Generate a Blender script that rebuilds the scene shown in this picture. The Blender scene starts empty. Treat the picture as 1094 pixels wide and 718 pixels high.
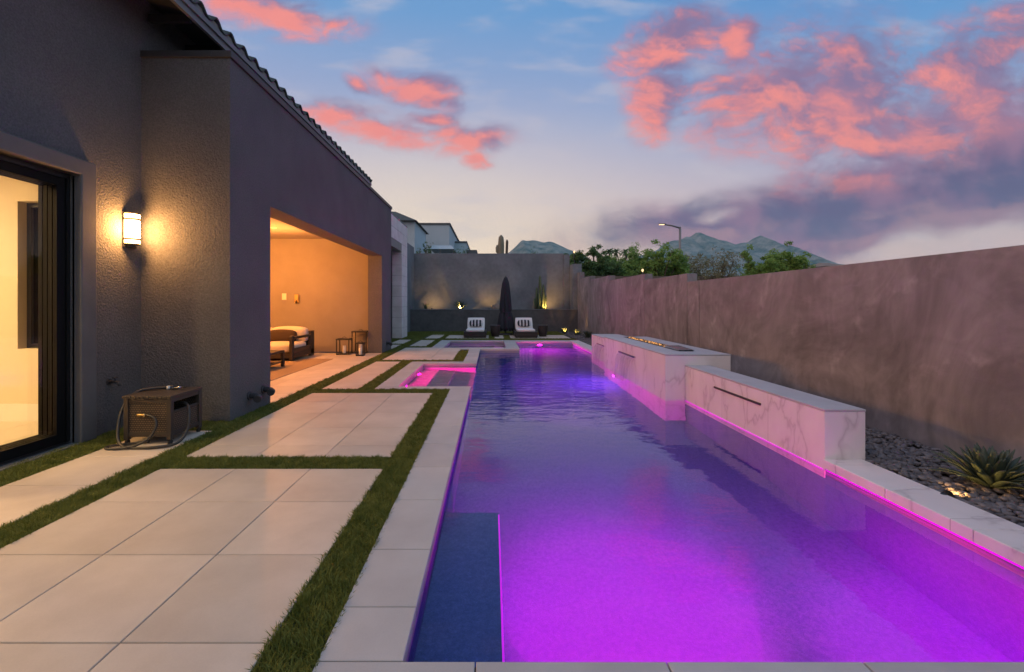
import bpy, bmesh, math, random
import numpy as np
from mathutils import Vector, Matrix, noise as mn
R = math.radians
rng = np.random.default_rng(7)
random.seed(7)
sc = bpy.context.scene
C = sc.collection
H = 1.35            # eye height
def gx(u, Y): return (u - 525) * Y / 470          # photo pixel -> world X at depth Y (layout only)
def gz(v, Y): return H + (324.5 - v) * Y / 470

# ------------------------------------------------------------------ mesh helpers
class MB:
    def __init__(s): s.v = []; s.f = []; s.m = []; s.sm = []
    def add(s, vs, fs, m=0, smooth=False):
        n = len(s.v); s.v += [tuple(p) for p in vs]
        for f in fs:
            s.f.append(tuple(i + n for i in f)); s.m.append(m); s.sm.append(smooth)
    def box(s, x0, x1, y0, y1, z0, z1, m=0):
        vs = [(x0,y0,z0),(x1,y0,z0),(x1,y1,z0),(x0,y1,z0),(x0,y0,z1),(x1,y0,z1),(x1,y1,z1),(x0,y1,z1)]
        s.add(vs, [(3,2,1,0),(4,5,6,7),(0,1,5,4),(1,2,6,5),(2,3,7,6),(3,0,4,7)], m)
    def tube(s, pts, r, n=10, m=0, caps=True, smooth=True):
        pts = [Vector(p) for p in pts]; k = len(pts)
        rs = r if isinstance(r, (list, tuple)) else [r] * k
        t0 = (pts[1] - pts[0]).normalized()
        ref = Vector((0,0,1)) if abs(t0.z) < .9 else Vector((1,0,0))
        nrm = t0.cross(ref).normalized()
        vs = []; fs = []
        for i, p in enumerate(pts):
            t = (pts[min(i+1,k-1)] - pts[max(i-1,0)]).normalized()
            nrm = (nrm - t * nrm.dot(t)).normalized(); b = t.cross(nrm)
            for j in range(n):
                a = 2*math.pi*j/n
                vs.append(p + (nrm*math.cos(a) + b*math.sin(a)) * rs[i])
        for i in range(k-1):
            for j in range(n):
                fs.append((i*n+j, i*n+(j+1)%n, (i+1)*n+(j+1)%n, (i+1)*n+j))
        s.add(vs, fs, m, smooth)
        if caps:
            base = len(s.v) - len(vs)
            s.f.append(tuple(base+j for j in reversed(range(n)))); s.m.append(m); s.sm.append(False)
            s.f.append(tuple(base+(k-1)*n+j for j in range(n))); s.m.append(m); s.sm.append(False)
    def lathe(s, prof, c=(0,0,0), n=24, m=0, smooth=True):
        vs = []; fs = []
        for (r, z) in prof:
            for j in range(n):
                a = 2*math.pi*j/n
                vs.append((c[0]+r*math.cos(a), c[1]+r*math.sin(a), c[2]+z))
        for i in range(len(prof)-1):
            for j in range(n):
                fs.append((i*n+j, i*n+(j+1)%n, (i+1)*n+(j+1)%n, (i+1)*n+j))
        fs.append(tuple(reversed(range(n)))); fs.append(tuple((len(prof)-1)*n+j for j in range(n)))
        s.add(vs, fs, m, smooth)
    def build(s, name, mats, parent=None, bevel=0, kind=None):
        me = bpy.data.meshes.new(name)
        me.from_pydata(s.v, [], s.f)
        mats = mats if isinstance(mats, (list, tuple)) else [mats]
        for m in mats: me.materials.append(m)
        me.polygons.foreach_set('material_index', s.m)
        me.polygons.foreach_set('use_smooth', s.sm)
        me.update()
        o = bpy.data.objects.new(name, me); C.objects.link(o)
        if parent is not None: o.parent = parent
        if kind: o['kind'] = kind
        if bevel:
            b = o.modifiers.new('bevel', 'BEVEL'); b.width = bevel; b.segments = 2; b.limit_method = 'ANGLE'; b.angle_limit = R(40)
        return o
def raw_mesh(name, verts, faces, mats, parent=None, kind=None, smooth=False, mi=None):
    """big numpy mesh; faces (n,3) or (n,4)"""
    me = bpy.data.meshes.new(name)
    verts = np.asarray(verts, np.float32); faces = np.asarray(faces, np.int32)
    n, k = faces.shape
    me.vertices.add(len(verts)); me.vertices.foreach_set('co', verts.ravel())
    me.loops.add(n*k); me.loops.foreach_set('vertex_index', faces.ravel())
    me.polygons.add(n); me.polygons.foreach_set('loop_start', np.arange(0, n*k, k, dtype=np.int32))
    me.polygons.foreach_set('use_smooth', np.full(n, smooth))
    for m in (mats if isinstance(mats, (list, tuple)) else [mats]): me.materials.append(m)
    if mi is not None: me.polygons.foreach_set('material_index', np.asarray(mi, np.int32))
    me.update(calc_edges=True); me.validate()
    o = bpy.data.objects.new(name, me); C.objects.link(o)
    if parent is not None: o.parent = parent
    if kind: o['kind'] = kind
    return o
def tag(o, label, cat, group=None, kind=None):
    o['label'] = label; o['category'] = cat
    if group: o['group'] = group
    if kind: o['kind'] = kind
    return o
def thing(name, label, cat, loc=(0,0,0), rz=0, group=None):
    o = bpy.data.objects.new(name, None); C.objects.link(o)
    o.location = loc; o.rotation_euler = (0,0,rz); o.empty_display_size = .1
    return tag(o, label, cat, group)
def kids(o): return [c for c in C.objects if c.parent == o]
def copy_tree(o, parent=None):
    c = o.copy(); C.objects.link(c)
    if parent is not None: c.parent = parent
    for ch in kids(o): copy_tree(ch, c)
    return c

# ------------------------------------------------------------------ materials
def newmat(name):
    m = bpy.data.materials.new(name); m.use_nodes = True
    nt = m.node_tree; b = nt.nodes['Principled BSDF']
    return m, nt, b
def N(nt, t, **kw):
    n = nt.nodes.new(t)
    for k, v in kw.items(): setattr(n, k, v)
    return n
def mat(name, col, rough=.8, metal=0, var=None, vscale=3, vdetail=6, bump=None, stretch=None, spec=.5, col2=None, fine=None):
    """var: (colour b) mixed by a noise of scale vscale; bump: list of (scale, strength, distance)"""
    m, nt, b = newmat(name)
    b.inputs['Base Color'].default_value = (*col, 1); b.inputs['Roughness'].default_value = rough
    b.inputs['Metallic'].default_value = metal; b.inputs['Specular IOR Level'].default_value = spec
    tc = N(nt, 'ShaderNodeTexCoord'); vec = tc.outputs['Object']
    if stretch:
        mp = N(nt, 'ShaderNodeMapping'); mp.inputs['Scale'].default_value = stretch
        nt.links.new(vec, mp.inputs['Vector']); vec = mp.outputs['Vector']
    if var:
        nz = N(nt, 'ShaderNodeTexNoise'); nz.inputs['Scale'].default_value = vscale; nz.inputs['Detail'].default_value = vdetail
        nz.inputs['Roughness'].default_value = .6
        nt.links.new(vec, nz.inputs['Vector'])
        rp = N(nt, 'ShaderNodeValToRGB'); e = rp.color_ramp.elements
        e[0].position = .32; e[0].color = (*col, 1); e[1].position = .68; e[1].color = (*var, 1)
        nt.links.new(nz.outputs['Fac'], rp.inputs['Fac'])
        out = rp.outputs['Color']
        if fine:
            n2 = N(nt, 'ShaderNodeTexNoise'); n2.inputs['Scale'].default_value = fine[0]; n2.inputs['Detail'].default_value = 3
            nt.links.new(tc.outputs['Object'], n2.inputs['Vector'])
            mr = N(nt, 'ShaderNodeMapRange'); mr.inputs['From Min'].default_value = .3; mr.inputs['From Max'].default_value = .7
            mr.inputs['To Min'].default_value = 1 - fine[1]; mr.inputs['To Max'].default_value = 1 + fine[1]
            nt.links.new(n2.outputs['Fac'], mr.inputs['Value'])
            mx = N(nt, 'ShaderNodeVectorMath', operation='MULTIPLY'); 
            nt.links.new(out, mx.inputs[0]); nt.links.new(mr.outputs['Result'], mx.inputs[1]); out = mx.outputs['Vector']
        nt.links.new(out, b.inputs['Base Color'])
    prev = None
    for (s, st, d) in (bump or []):
        nz = N(nt, 'ShaderNodeTexNoise'); nz.inputs['Scale'].default_value = s; nz.inputs['Detail'].default_value = 3
        nt.links.new(vec if s < 20 else tc.outputs['Object'], nz.inputs['Vector'])
        bp = N(nt, 'ShaderNodeBump'); bp.inputs['Strength'].default_value = st; bp.inputs['Distance'].default_value = d
        nt.links.new(nz.outputs['Fac'], bp.inputs['Height'])
        if prev: nt.links.new(prev, bp.inputs['Normal'])
        prev = bp.outputs['Normal']
    if prev: nt.links.new(prev, b.inputs['Normal'])
    return m
def emis(name, col, strength):
    m, nt, b = newmat(name)
    b.inputs['Base Color'].default_value = (*[min(1, c) for c in col], 1)
    b.inputs['Emission Color'].default_value = (*col, 1); b.inputs['Emission Strength'].default_value = strength
    return m
M = {}
M['stucco'] = mat('stucco', (.112,.108,.110), .92, var=(.138,.133,.134), vscale=1.3, bump=[(46, .8, .014), (120, .4, .005)], fine=(70, .20), spec=.25)
M['trim'] = mat('smooth_stucco', (.130,.122,.121), .9, var=(.155,.146,.143), vscale=4, bump=[(90, .35, .004)], spec=.25)
def trowel():
    m, nt, bs = newmat('trowelled_plaster'); lk = nt.links.new
    tc = N(nt, 'ShaderNodeTexCoord')
    a = N(nt, 'ShaderNodeTexNoise'); a.inputs['Scale'].default_value = .55; a.inputs['Detail'].default_value = 10; a.inputs['Roughness'].default_value = .62; a.inputs['Distortion'].default_value = 3.2
    mp = N(nt, 'ShaderNodeMapping'); mp.inputs['Scale'].default_value = (1,1,.8); lk(tc.outputs['Object'], mp.inputs['Vector']); lk(mp.outputs[0], a.inputs['Vector'])
    rp = N(nt, 'ShaderNodeValToRGB'); e = rp.color_ramp.elements
    e[0].position = .30; e[0].color = (.130,.127,.130,1); e[1].position = .70; e[1].color = (.300,.290,.296,1)
    lk(a.outputs['Fac'], rp.inputs['Fac'])
    # arcs left by the trowel
    d = N(nt, 'ShaderNodeTexNoise'); d.inputs['Scale'].default_value = .8; d.inputs['Detail'].default_value = 2; lk(tc.outputs['Object'], d.inputs['Vector'])
    vm = N(nt, 'ShaderNodeVectorMath', operation='MULTIPLY_ADD'); vm.inputs[1].default_value = (2.2,2.2,2.2); lk(d.outputs['Color'], vm.inputs[0]); lk(tc.outputs['Object'], vm.inputs[2])
    w = N(nt, 'ShaderNodeTexWave'); w.wave_type = 'RINGS'; w.rings_direction = 'X'; w.inputs['Scale'].default_value = 1.3; w.inputs['Distortion'].default_value = 9; w.inputs['Detail'].default_value = 7; w.inputs['Detail Scale'].default_value = 2.2
    lk(vm.outputs[0], w.inputs['Vector'])
    f = N(nt, 'ShaderNodeMapRange'); f.inputs['From Min'].default_value = .2; f.inputs['From Max'].default_value = 1; f.inputs['To Min'].default_value = .975; f.inputs['To Max'].default_value = 1.05; lk(w.outputs['Fac'], f.inputs['Value'])
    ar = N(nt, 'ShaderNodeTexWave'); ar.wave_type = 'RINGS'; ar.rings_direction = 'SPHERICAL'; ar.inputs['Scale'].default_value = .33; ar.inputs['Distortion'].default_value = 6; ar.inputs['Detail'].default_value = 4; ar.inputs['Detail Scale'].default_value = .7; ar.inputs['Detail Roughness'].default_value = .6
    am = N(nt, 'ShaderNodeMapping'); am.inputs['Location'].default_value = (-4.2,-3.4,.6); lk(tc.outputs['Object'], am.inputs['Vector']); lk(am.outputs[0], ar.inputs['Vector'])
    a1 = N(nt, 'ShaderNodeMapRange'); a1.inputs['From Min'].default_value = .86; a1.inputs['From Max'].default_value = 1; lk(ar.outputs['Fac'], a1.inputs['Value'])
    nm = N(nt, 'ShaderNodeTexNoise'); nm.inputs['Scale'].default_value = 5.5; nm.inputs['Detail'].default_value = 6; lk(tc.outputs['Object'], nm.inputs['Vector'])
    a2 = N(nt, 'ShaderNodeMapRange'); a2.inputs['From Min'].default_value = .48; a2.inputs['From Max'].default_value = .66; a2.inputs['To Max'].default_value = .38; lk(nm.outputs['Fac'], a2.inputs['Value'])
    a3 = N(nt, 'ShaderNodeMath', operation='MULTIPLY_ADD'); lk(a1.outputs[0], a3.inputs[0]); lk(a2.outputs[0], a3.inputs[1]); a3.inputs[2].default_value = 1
    # faint run-down streaks
    s2 = N(nt, 'ShaderNodeMapping'); s2.inputs['Scale'].default_value = (1,7,.5); lk(tc.outputs['Object'], s2.inputs['Vector'])
    n3 = N(nt, 'ShaderNodeTexNoise'); n3.inputs['Scale'].default_value = 1.4; n3.inputs['Detail'].default_value = 6; lk(s2.outputs[0], n3.inputs['Vector'])
    f3 = N(nt, 'ShaderNodeMapRange'); f3.inputs['From Min'].default_value = .3; f3.inputs['From Max'].default_value = .7; f3.inputs['To Min'].default_value = .95; f3.inputs['To Max'].default_value = 1.05; lk(n3.outputs['Fac'], f3.inputs['Value'])
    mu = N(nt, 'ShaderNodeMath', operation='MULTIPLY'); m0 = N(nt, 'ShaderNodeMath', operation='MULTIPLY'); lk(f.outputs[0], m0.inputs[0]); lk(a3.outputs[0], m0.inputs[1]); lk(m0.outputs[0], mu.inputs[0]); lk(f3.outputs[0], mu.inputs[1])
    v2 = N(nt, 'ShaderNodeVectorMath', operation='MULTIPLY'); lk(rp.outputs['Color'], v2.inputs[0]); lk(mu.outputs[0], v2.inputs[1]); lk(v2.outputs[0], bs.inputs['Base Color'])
    bs.inputs['Roughness'].default_value = .72; bs.inputs['Specular IOR Level'].default_value = .3
    bp = N(nt, 'ShaderNodeBump'); bp.inputs['Strength'].default_value = .12; bp.inputs['Distance'].default_value = .01; lk(w.outputs['Fac'], bp.inputs['Height'])
    n4 = N(nt, 'ShaderNodeTexNoise'); n4.inputs['Scale'].default_value = 45; lk(tc.outputs['Object'], n4.inputs['Vector'])
    b2 = N(nt, 'ShaderNodeBump'); b2.inputs['Strength'].default_value = .18; b2.inputs['Distance'].default_value = .004; lk(n4.outputs['Fac'], b2.inputs['Height']); lk(bp.outputs[0], b2.inputs['Normal']); lk(b2.outputs[0], bs.inputs['Normal'])
    return m
M['plaster'] = trowel()
M['grey_plaster'] = mat('grey_plaster', (.125,.150,.168), .9, var=(.19,.222,.245), vscale=1.1, vdetail=8, bump=[(30, .3, .004)], fine=(6, .08), spec=.25)
M['dark_plaster'] = mat('dark_plaster', (.085,.088,.092), .9, var=(.125,.128,.13), vscale=1.4, vdetail=8, bump=[(30, .3, .004)], fine=(7, .1), spec=.25)
M['patio_wall'] = mat('patio_stucco', (.27,.23,.20), .92, var=(.31,.265,.23), vscale=1.5, bump=[(70, .5, .007)], spec=.2)
M['black_metal'] = mat('black_metal', (.012,.012,.013), .38, bump=[(200, .05, .001)])
M['door_black'] = mat('door_black', (.006,.006,.0065), .65, spec=.15)
M['dark_metal'] = mat('dark_metal', (.045,.042,.044), .5)
M['fascia'] = mat('painted_fascia', (.16,.165,.17), .55, var=(.19,.195,.20), vscale=6)
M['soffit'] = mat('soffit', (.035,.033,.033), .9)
M['roof_tile'] = mat('concrete_tile', (.045,.06,.055), .85, var=(.10,.115,.10), vscale=5, bump=[(60, .3, .004)])
M['bird_stop'] = mat('mortar', (.25,.24,.22), .9)
M['grout'] = mat('grout', (.05,.045,.042), .95)
M['soil'] = mat('soil', (.09,.075,.06), .95, var=(.14,.12,.09), vscale=.6, bump=[(8,.5,.05)])
M['turf_base'] = mat('turf_base', (.030,.040,.010), .95, var=(.045,.055,.016), vscale=25)
M['gravel_bed'] = mat('gravel_bed', (.05,.05,.052), .95, bump=[(40,.6,.02)])
M['pebble'] = mat('pebble', (.055,.058,.064), .55, var=(.19,.19,.195), vscale=14, vdetail=1, bump=[(120,.15,.002)])
M['wicker'] = None
M['cushion'] = mat('cream_cushion', (.62,.55,.45), .95, bump=[(180,.2,.003)])
M['white_cushion'] = mat('white_cushion', (.75,.73,.70), .95, bump=[(150,.2,.003)])
M['brown_fabric'] = mat('brown_fabric', (.045,.027,.016), .95, bump=[(180,.3,.003)])
M['dark_wicker'] = mat('dark_wicker', (.028,.022,.020), .6, bump=[(60,.7,.006)])
M['dark_wood'] = mat('dark_wood', (.030,.022,.018), .5, var=(.04,.03,.024), vscale=8)
M['rug'] = mat('jute_rug', (.30,.20,.11), .97, var=(.36,.25,.14), vscale=60, bump=[(90,.5,.006)])
M['umbrella'] = mat('umbrella_fabric', (.018,.021,.030), .85, bump=[(120,.15,.002)])
M['white_wax'] = mat('wax', (.8,.76,.68), .5)
M['white_plastic'] = mat('white_plastic', (.75,.70,.62), .4)
M['pvc'] = mat('painted_pvc', (.05,.048,.052), .5)
M['rubber'] = mat('rubber_hose', (.035,.031,.028), .45)
M['brass'] = mat('brass', (.62,.42,.18), .28, metal=1)
M['chrome'] = mat('brushed_steel', (.55,.55,.56), .25, metal=1)
M['int_wall'] = mat('interior_paint', (.72,.62,.46), .85, bump=[(160,.05,.002)])
M['int_white'] = mat('interior_white', (.80,.76,.68), .5)
M['bark'] = mat('bark', (.12,.095,.07), .95, bump=[(14,.6,.02)])
M['agave'] = mat('agave_leaf', (.040,.070,.045), .5, var=(.075,.115,.075), vscale=6, bump=[(40,.1,.003)])
M['cactus'] = mat('cactus_skin', (.055,.095,.045), .7, var=(.085,.13,.06), vscale=8)
M['saguaro'] = mat('saguaro_skin', (.20,.19,.13), .85, var=(.26,.24,.17), vscale=4)
M['rock'] = mat('landscape_rock', (.18,.15,.12), .9, var=(.26,.22,.17), vscale=5, bump=[(10,.6,.04)])
M['neighbour'] = mat('neighbour_stucco', (.42,.52,.55), .9, var=(.47,.57,.60), vscale=.8, bump=[(20,.2,.01)])
M['neighbour_dark'] = mat('neighbour_dark', (.11,.12,.12), .9)
M['pole'] = mat('galvanised_pole', (.22,.22,.21), .5, metal=.4)
M['warm_lens'] = emis('warm_lens', (1, .66, .32), 1.6)
M['can_lens'] = emis('can_lens', (1, .70, .36), 30)
M['street_lens'] = emis('street_lens', (1, .66, .34), 2.2)
M['garden_lens'] = emis('garden_lens', (1, .52, .20), 1.2)
M['sconce_glass'] = emis('sconce_glass', (1, .50, .17), 34)
M['led'] = emis('led_magenta', (.9, .0, 1.0), .55)
M['pool_lens'] = emis('pool_lens', (1.0, .06, .95), 6)
M['spa_lens'] = emis('spa_lens', (1.0, .03, .55), 5)
M['ember'] = emis('ember', (1, .36, .10), .35)
def embers():
    m, nt, b = newmat('ember'); tc = N(nt, 'ShaderNodeTexCoord'); nz = N(nt, 'ShaderNodeTexNoise'); nz.inputs['Scale'].default_value = 26; nz.inputs['Detail'].default_value = 2
    nt.links.new(tc.outputs['Object'], nz.inputs['Vector']); mr = N(nt, 'ShaderNodeMapRange'); mr.inputs['From Min'].default_value = .48; mr.inputs['From Max'].default_value = .68; mr.inputs['To Max'].default_value = 1.3
    nt.links.new(nz.outputs['Fac'], mr.inputs['Value']); nt.links.new(mr.outputs[0], b.inputs['Emission Strength'])
    b.inputs['Base Color'].default_value = (.05,.045,.04,1); b.inputs['Emission Color'].default_value = (1,.45,.14,1); b.inputs['Roughness'].default_value = .8
    return m
M['ember'] = embers()
M['flame'] = emis('flame', (1, .50, .14), .8)

def leafmat(name, a, b, scale=9, det=2):
    m, nt, bs = newmat(name)
    tc = N(nt, 'ShaderNodeTexCoord')
    nz = N(nt, 'ShaderNodeTexNoise'); nz.inputs['Scale'].default_value = scale; nz.inputs['Detail'].default_value = 6; nz.inputs['Roughness'].default_value = .7
    nt.links.new(tc.outputs['Object'], nz.inputs['Vector'])
    rp = N(nt, 'ShaderNodeValToRGB'); e = rp.color_ramp.elements
    e[0].position = .33; e[0].color = (*a,1); e[1].position = .67; e[1].color = (*b,1)
    nt.links.new(nz.outputs['Fac'], rp.inputs['Fac'])
    nt.links.new(rp.outputs['Color'], bs.inputs['Base Color']); bs.inputs['Roughness'].default_value = .65
    bs.inputs['Specular IOR Level'].default_value = .25
    tr = N(nt, 'ShaderNodeBsdfTranslucent'); nt.links.new(rp.outputs['Color'], tr.inputs['Color'])
    mx = N(nt, 'ShaderNodeMixShader'); mx.inputs['Fac'].default_value = .3
    nt.links.new(bs.outputs[0], mx.inputs[1]); nt.links.new(tr.outputs[0], mx.inputs[2])
    nt.links.new(mx.outputs[0], nt.nodes['Material Output'].inputs['Surface'])
    return m
M['grass'] = leafmat('turf_blade', (.095,.128,.022), (.25,.27,.065), 9)
M['leaf_dark'] = leafmat('leaf_dark', (.075,.15,.055), (.15,.25,.085), 1.5)
M['leaf_mid'] = leafmat('leaf_mid', (.15,.28,.065), (.27,.42,.11), 1.5)
M['leaf_bright'] = leafmat('leaf_bright', (.15,.28,.055), (.28,.44,.11), 1.5)
M['leaf_dry'] = leafmat('leaf_dry', (.15,.16,.08), (.25,.25,.13), 2)

def paver_mat(name, a, b):
    m, nt, bs = newmat(name)
    tc = N(nt, 'ShaderNodeTexCoord')
    nz = N(nt, 'ShaderNodeTexNoise'); nz.inputs['Scale'].default_value = 1.7; nz.inputs['Detail'].default_value = 7; nz.inputs['Roughness'].default_value = .62
    nt.links.new(tc.outputs['Object'], nz.inputs['Vector'])
    rp = N(nt, 'ShaderNodeValToRGB'); e = rp.color_ramp.elements
    e[0].position = .3; e[0].color = (*a,1); e[1].position = .7; e[1].color = (*b,1)
    nt.links.new(nz.outputs['Fac'], rp.inputs['Fac'])
    at = N(nt, 'ShaderNodeAttribute', attribute_name='tone')
    n2 = N(nt, 'ShaderNodeTexNoise'); n2.inputs['Scale'].default_value = 130; n2.inputs['Detail'].default_value = 2
    nt.links.new(tc.outputs['Object'], n2.inputs['Vector'])
    mr = N(nt, 'ShaderNodeMapRange'); mr.inputs['To Min'].default_value = .94; mr.inputs['To Max'].default_value = 1.06
    nt.links.new(n2.outputs['Fac'], mr.inputs['Value'])
    mu = N(nt, 'ShaderNodeMath', operation='MULTIPLY'); nt.links.new(mr.outputs[0], mu.inputs[0]); nt.links.new(at.outputs['Fac'], mu.inputs[1])
    vm = N(nt, 'ShaderNodeVectorMath', operation='MULTIPLY'); nt.links.new(rp.outputs['Color'], vm.inputs[0]); nt.links.new(mu.outputs[0], vm.inputs[1])
    nt.links.new(vm.outputs['Vector'], bs.inputs['Base Color'])
    mr2 = N(nt, 'ShaderNodeMapRange'); mr2.inputs['To Min'].default_value = .42; mr2.inputs['To Max'].default_value = .62
    nt.links.new(nz.outputs['Fac'], mr2.inputs['Value']); nt.links.new(mr2.outputs[0], bs.inputs['Roughness'])
    bs.inputs['Specular IOR Level'].default_value = .4
    bp = N(nt, 'ShaderNodeBump'); bp.inputs['Strength'].default_value = .12; bp.inputs['Distance'].default_value = .003
    nt.links.new(n2.outputs['Fac'], bp.inputs['Height']); nt.links.new(bp.outputs['Normal'], bs.inputs['Normal'])
    return m
M['paver'] = paver_mat('porcelain_paver', (.53,.445,.355), (.68,.585,.48))
M['cap_stone'] = mat('cap_stone', (.42,.43,.45), .5, var=(.50,.51,.53), vscale=2.5)
M['coping'] = paver_mat('coping_stone', (.44,.41,.385), (.55,.52,.49))
M['int_floor'] = paver_mat('interior_tile', (.62,.54,.44), (.68,.60,.50))

def marble():
    m, nt, bs = newmat('marble')
    tc = N(nt, 'ShaderNodeTexCoord')
    mp = N(nt, 'ShaderNodeMapping'); mp.inputs['Rotation'].default_value = (.5,.35,.6); mp.inputs['Scale'].default_value = (1.0,1.7,.75)
    nt.links.new(tc.outputs['Object'], mp.inputs['Vector'])
    w = N(nt, 'ShaderNodeTexNoise'); w.inputs['Scale'].default_value = 1.5; w.inputs['Detail'].default_value = 5
    nt.links.new(mp.outputs[0], w.inputs['Vector'])
    vm = N(nt, 'ShaderNodeVectorMath', operation='MULTIPLY_ADD'); vm.inputs[1].default_value = (.5,.5,.5)
    nt.links.new(w.outputs['Color'], vm.inputs[0]); nt.links.new(mp.outputs[0], vm.inputs[2])
    n1 = N(nt, 'ShaderNodeTexNoise'); n1.inputs['Scale'].default_value = 1.1; n1.inputs['Detail'].default_value = 4
    nt.links.new(vm.outputs[0], n1.inputs['Vector'])
    a = N(nt, 'ShaderNodeMath', operation='SUBTRACT'); a.inputs[1].default_value = .5; nt.links.new(n1.outputs['Fac'], a.inputs[0])
    b = N(nt, 'ShaderNodeMath', operation='ABSOLUTE'); nt.links.new(a.outputs[0], b.inputs[0])
    rp = N(nt, 'ShaderNodeValToRGB'); e = rp.color_ramp.elements
    e[0].position = 0; e[0].color = (.58,.56,.56,1); e[1].position = .022; e[1].color = (.76,.745,.74,1)
    x = e.new(.008); x.color = (.68,.66,.66,1); x = e.new(.14); x.color = (.82,.805,.80,1)
    nt.links.new(b.outputs[0], rp.inputs['Fac'])
    sp = N(nt, 'ShaderNodeSeparateXYZ'); nt.links.new(tc.outputs['Object'], sp.inputs[0])
    dv = N(nt, 'ShaderNodeMath', operation='DIVIDE'); dv.inputs[1].default_value = .92; nt.links.new(sp.outputs['Y'], dv.inputs[0])
    fr = N(nt, 'ShaderNodeMath', operation='FRACT'); nt.links.new(dv.outputs[0], fr.inputs[0])
    gt = N(nt, 'ShaderNodeMath', operation='LESS_THAN'); gt.inputs[1].default_value = .0045; nt.links.new(fr.outputs[0], gt.inputs[0])
    mc = N(nt, 'ShaderNodeMix', data_type='RGBA'); nt.links.new(gt.outputs[0], mc.inputs[0]); nt.links.new(rp.outputs['Color'], mc.inputs[6]); mc.inputs[7].default_value = (.38,.36,.36,1)
    nt.links.new(mc.outputs[2], bs.inputs['Base Color'])
    bs.inputs['Roughness'].default_value = .32
    return m
M['marble'] = marble()

def stone_block():
    m, nt, bs = newmat('limestone_cladding')
    tc = N(nt, 'ShaderNodeTexCoord')
    nz = N(nt, 'ShaderNodeTexNoise'); nz.inputs['Scale'].default_value = 3; nz.inputs['Detail'].default_value = 6
    nt.links.new(tc.outputs['Object'], nz.inputs['Vector'])
    rp = N(nt, 'ShaderNodeValToRGB'); e = rp.color_ramp.elements
    e[0].position = .3; e[0].color = (.60,.56,.53,1); e[1].position = .7; e[1].color = (.74,.70,.67,1)
    nt.links.new(nz.outputs['Fac'], rp.inputs['Fac']); nt.links.new(rp.outputs['Color'], bs.inputs['Base Color'])
    bs.inputs['Roughness'].default_value = .85
    return m
M['stone'] = stone_block()

def weave():
    m, nt, bs = newmat('resin_wicker')
    tc = N(nt, 'ShaderNodeTexCoord'); sp = N(nt, 'ShaderNodeSeparateXYZ'); nt.links.new(tc.outputs['Object'], sp.inputs[0])
    ad = N(nt, 'ShaderNodeMath', operation='ADD'); nt.links.new(sp.outputs['X'], ad.inputs[0]); nt.links.new(sp.outputs['Y'], ad.inputs[1])
    cb = N(nt, 'ShaderNodeCombineXYZ'); nt.links.new(ad.outputs[0], cb.inputs['X']); nt.links.new(sp.outputs['Z'], cb.inputs['Y'])
    br = N(nt, 'ShaderNodeTexBrick'); br.inputs['Scale'].default_value = 26
    br.inputs['Color1'].default_value = (.12,.085,.055,1); br.inputs['Color2'].default_value = (.16,.11,.07,1); br.inputs['Mortar'].default_value = (.012,.009,.008,1)
    br.inputs['Mortar Size'].default_value = .09; br.inputs['Brick Width'].default_value = .62; br.inputs['Row Height'].default_value = .5
    nt.links.new(cb.outputs[0], br.inputs['Vector']); nt.links.new(br.outputs['Color'], bs.inputs['Base Color'])
    bp = N(nt, 'ShaderNodeBump', invert=True); bp.inputs['Strength'].default_value = .9; bp.inputs['Distance'].default_value = .006
    nt.links.new(br.outputs['Fac'], bp.inputs['Height']); nt.links.new(bp.outputs['Normal'], bs.inputs['Normal'])
    bs.inputs['Roughness'].default_value = .5
    return m
M['wicker'] = weave()
M['wicker_frame'] = mat('wicker_frame', (.05,.037,.028), .5, bump=[(90,.3,.003)])

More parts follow.
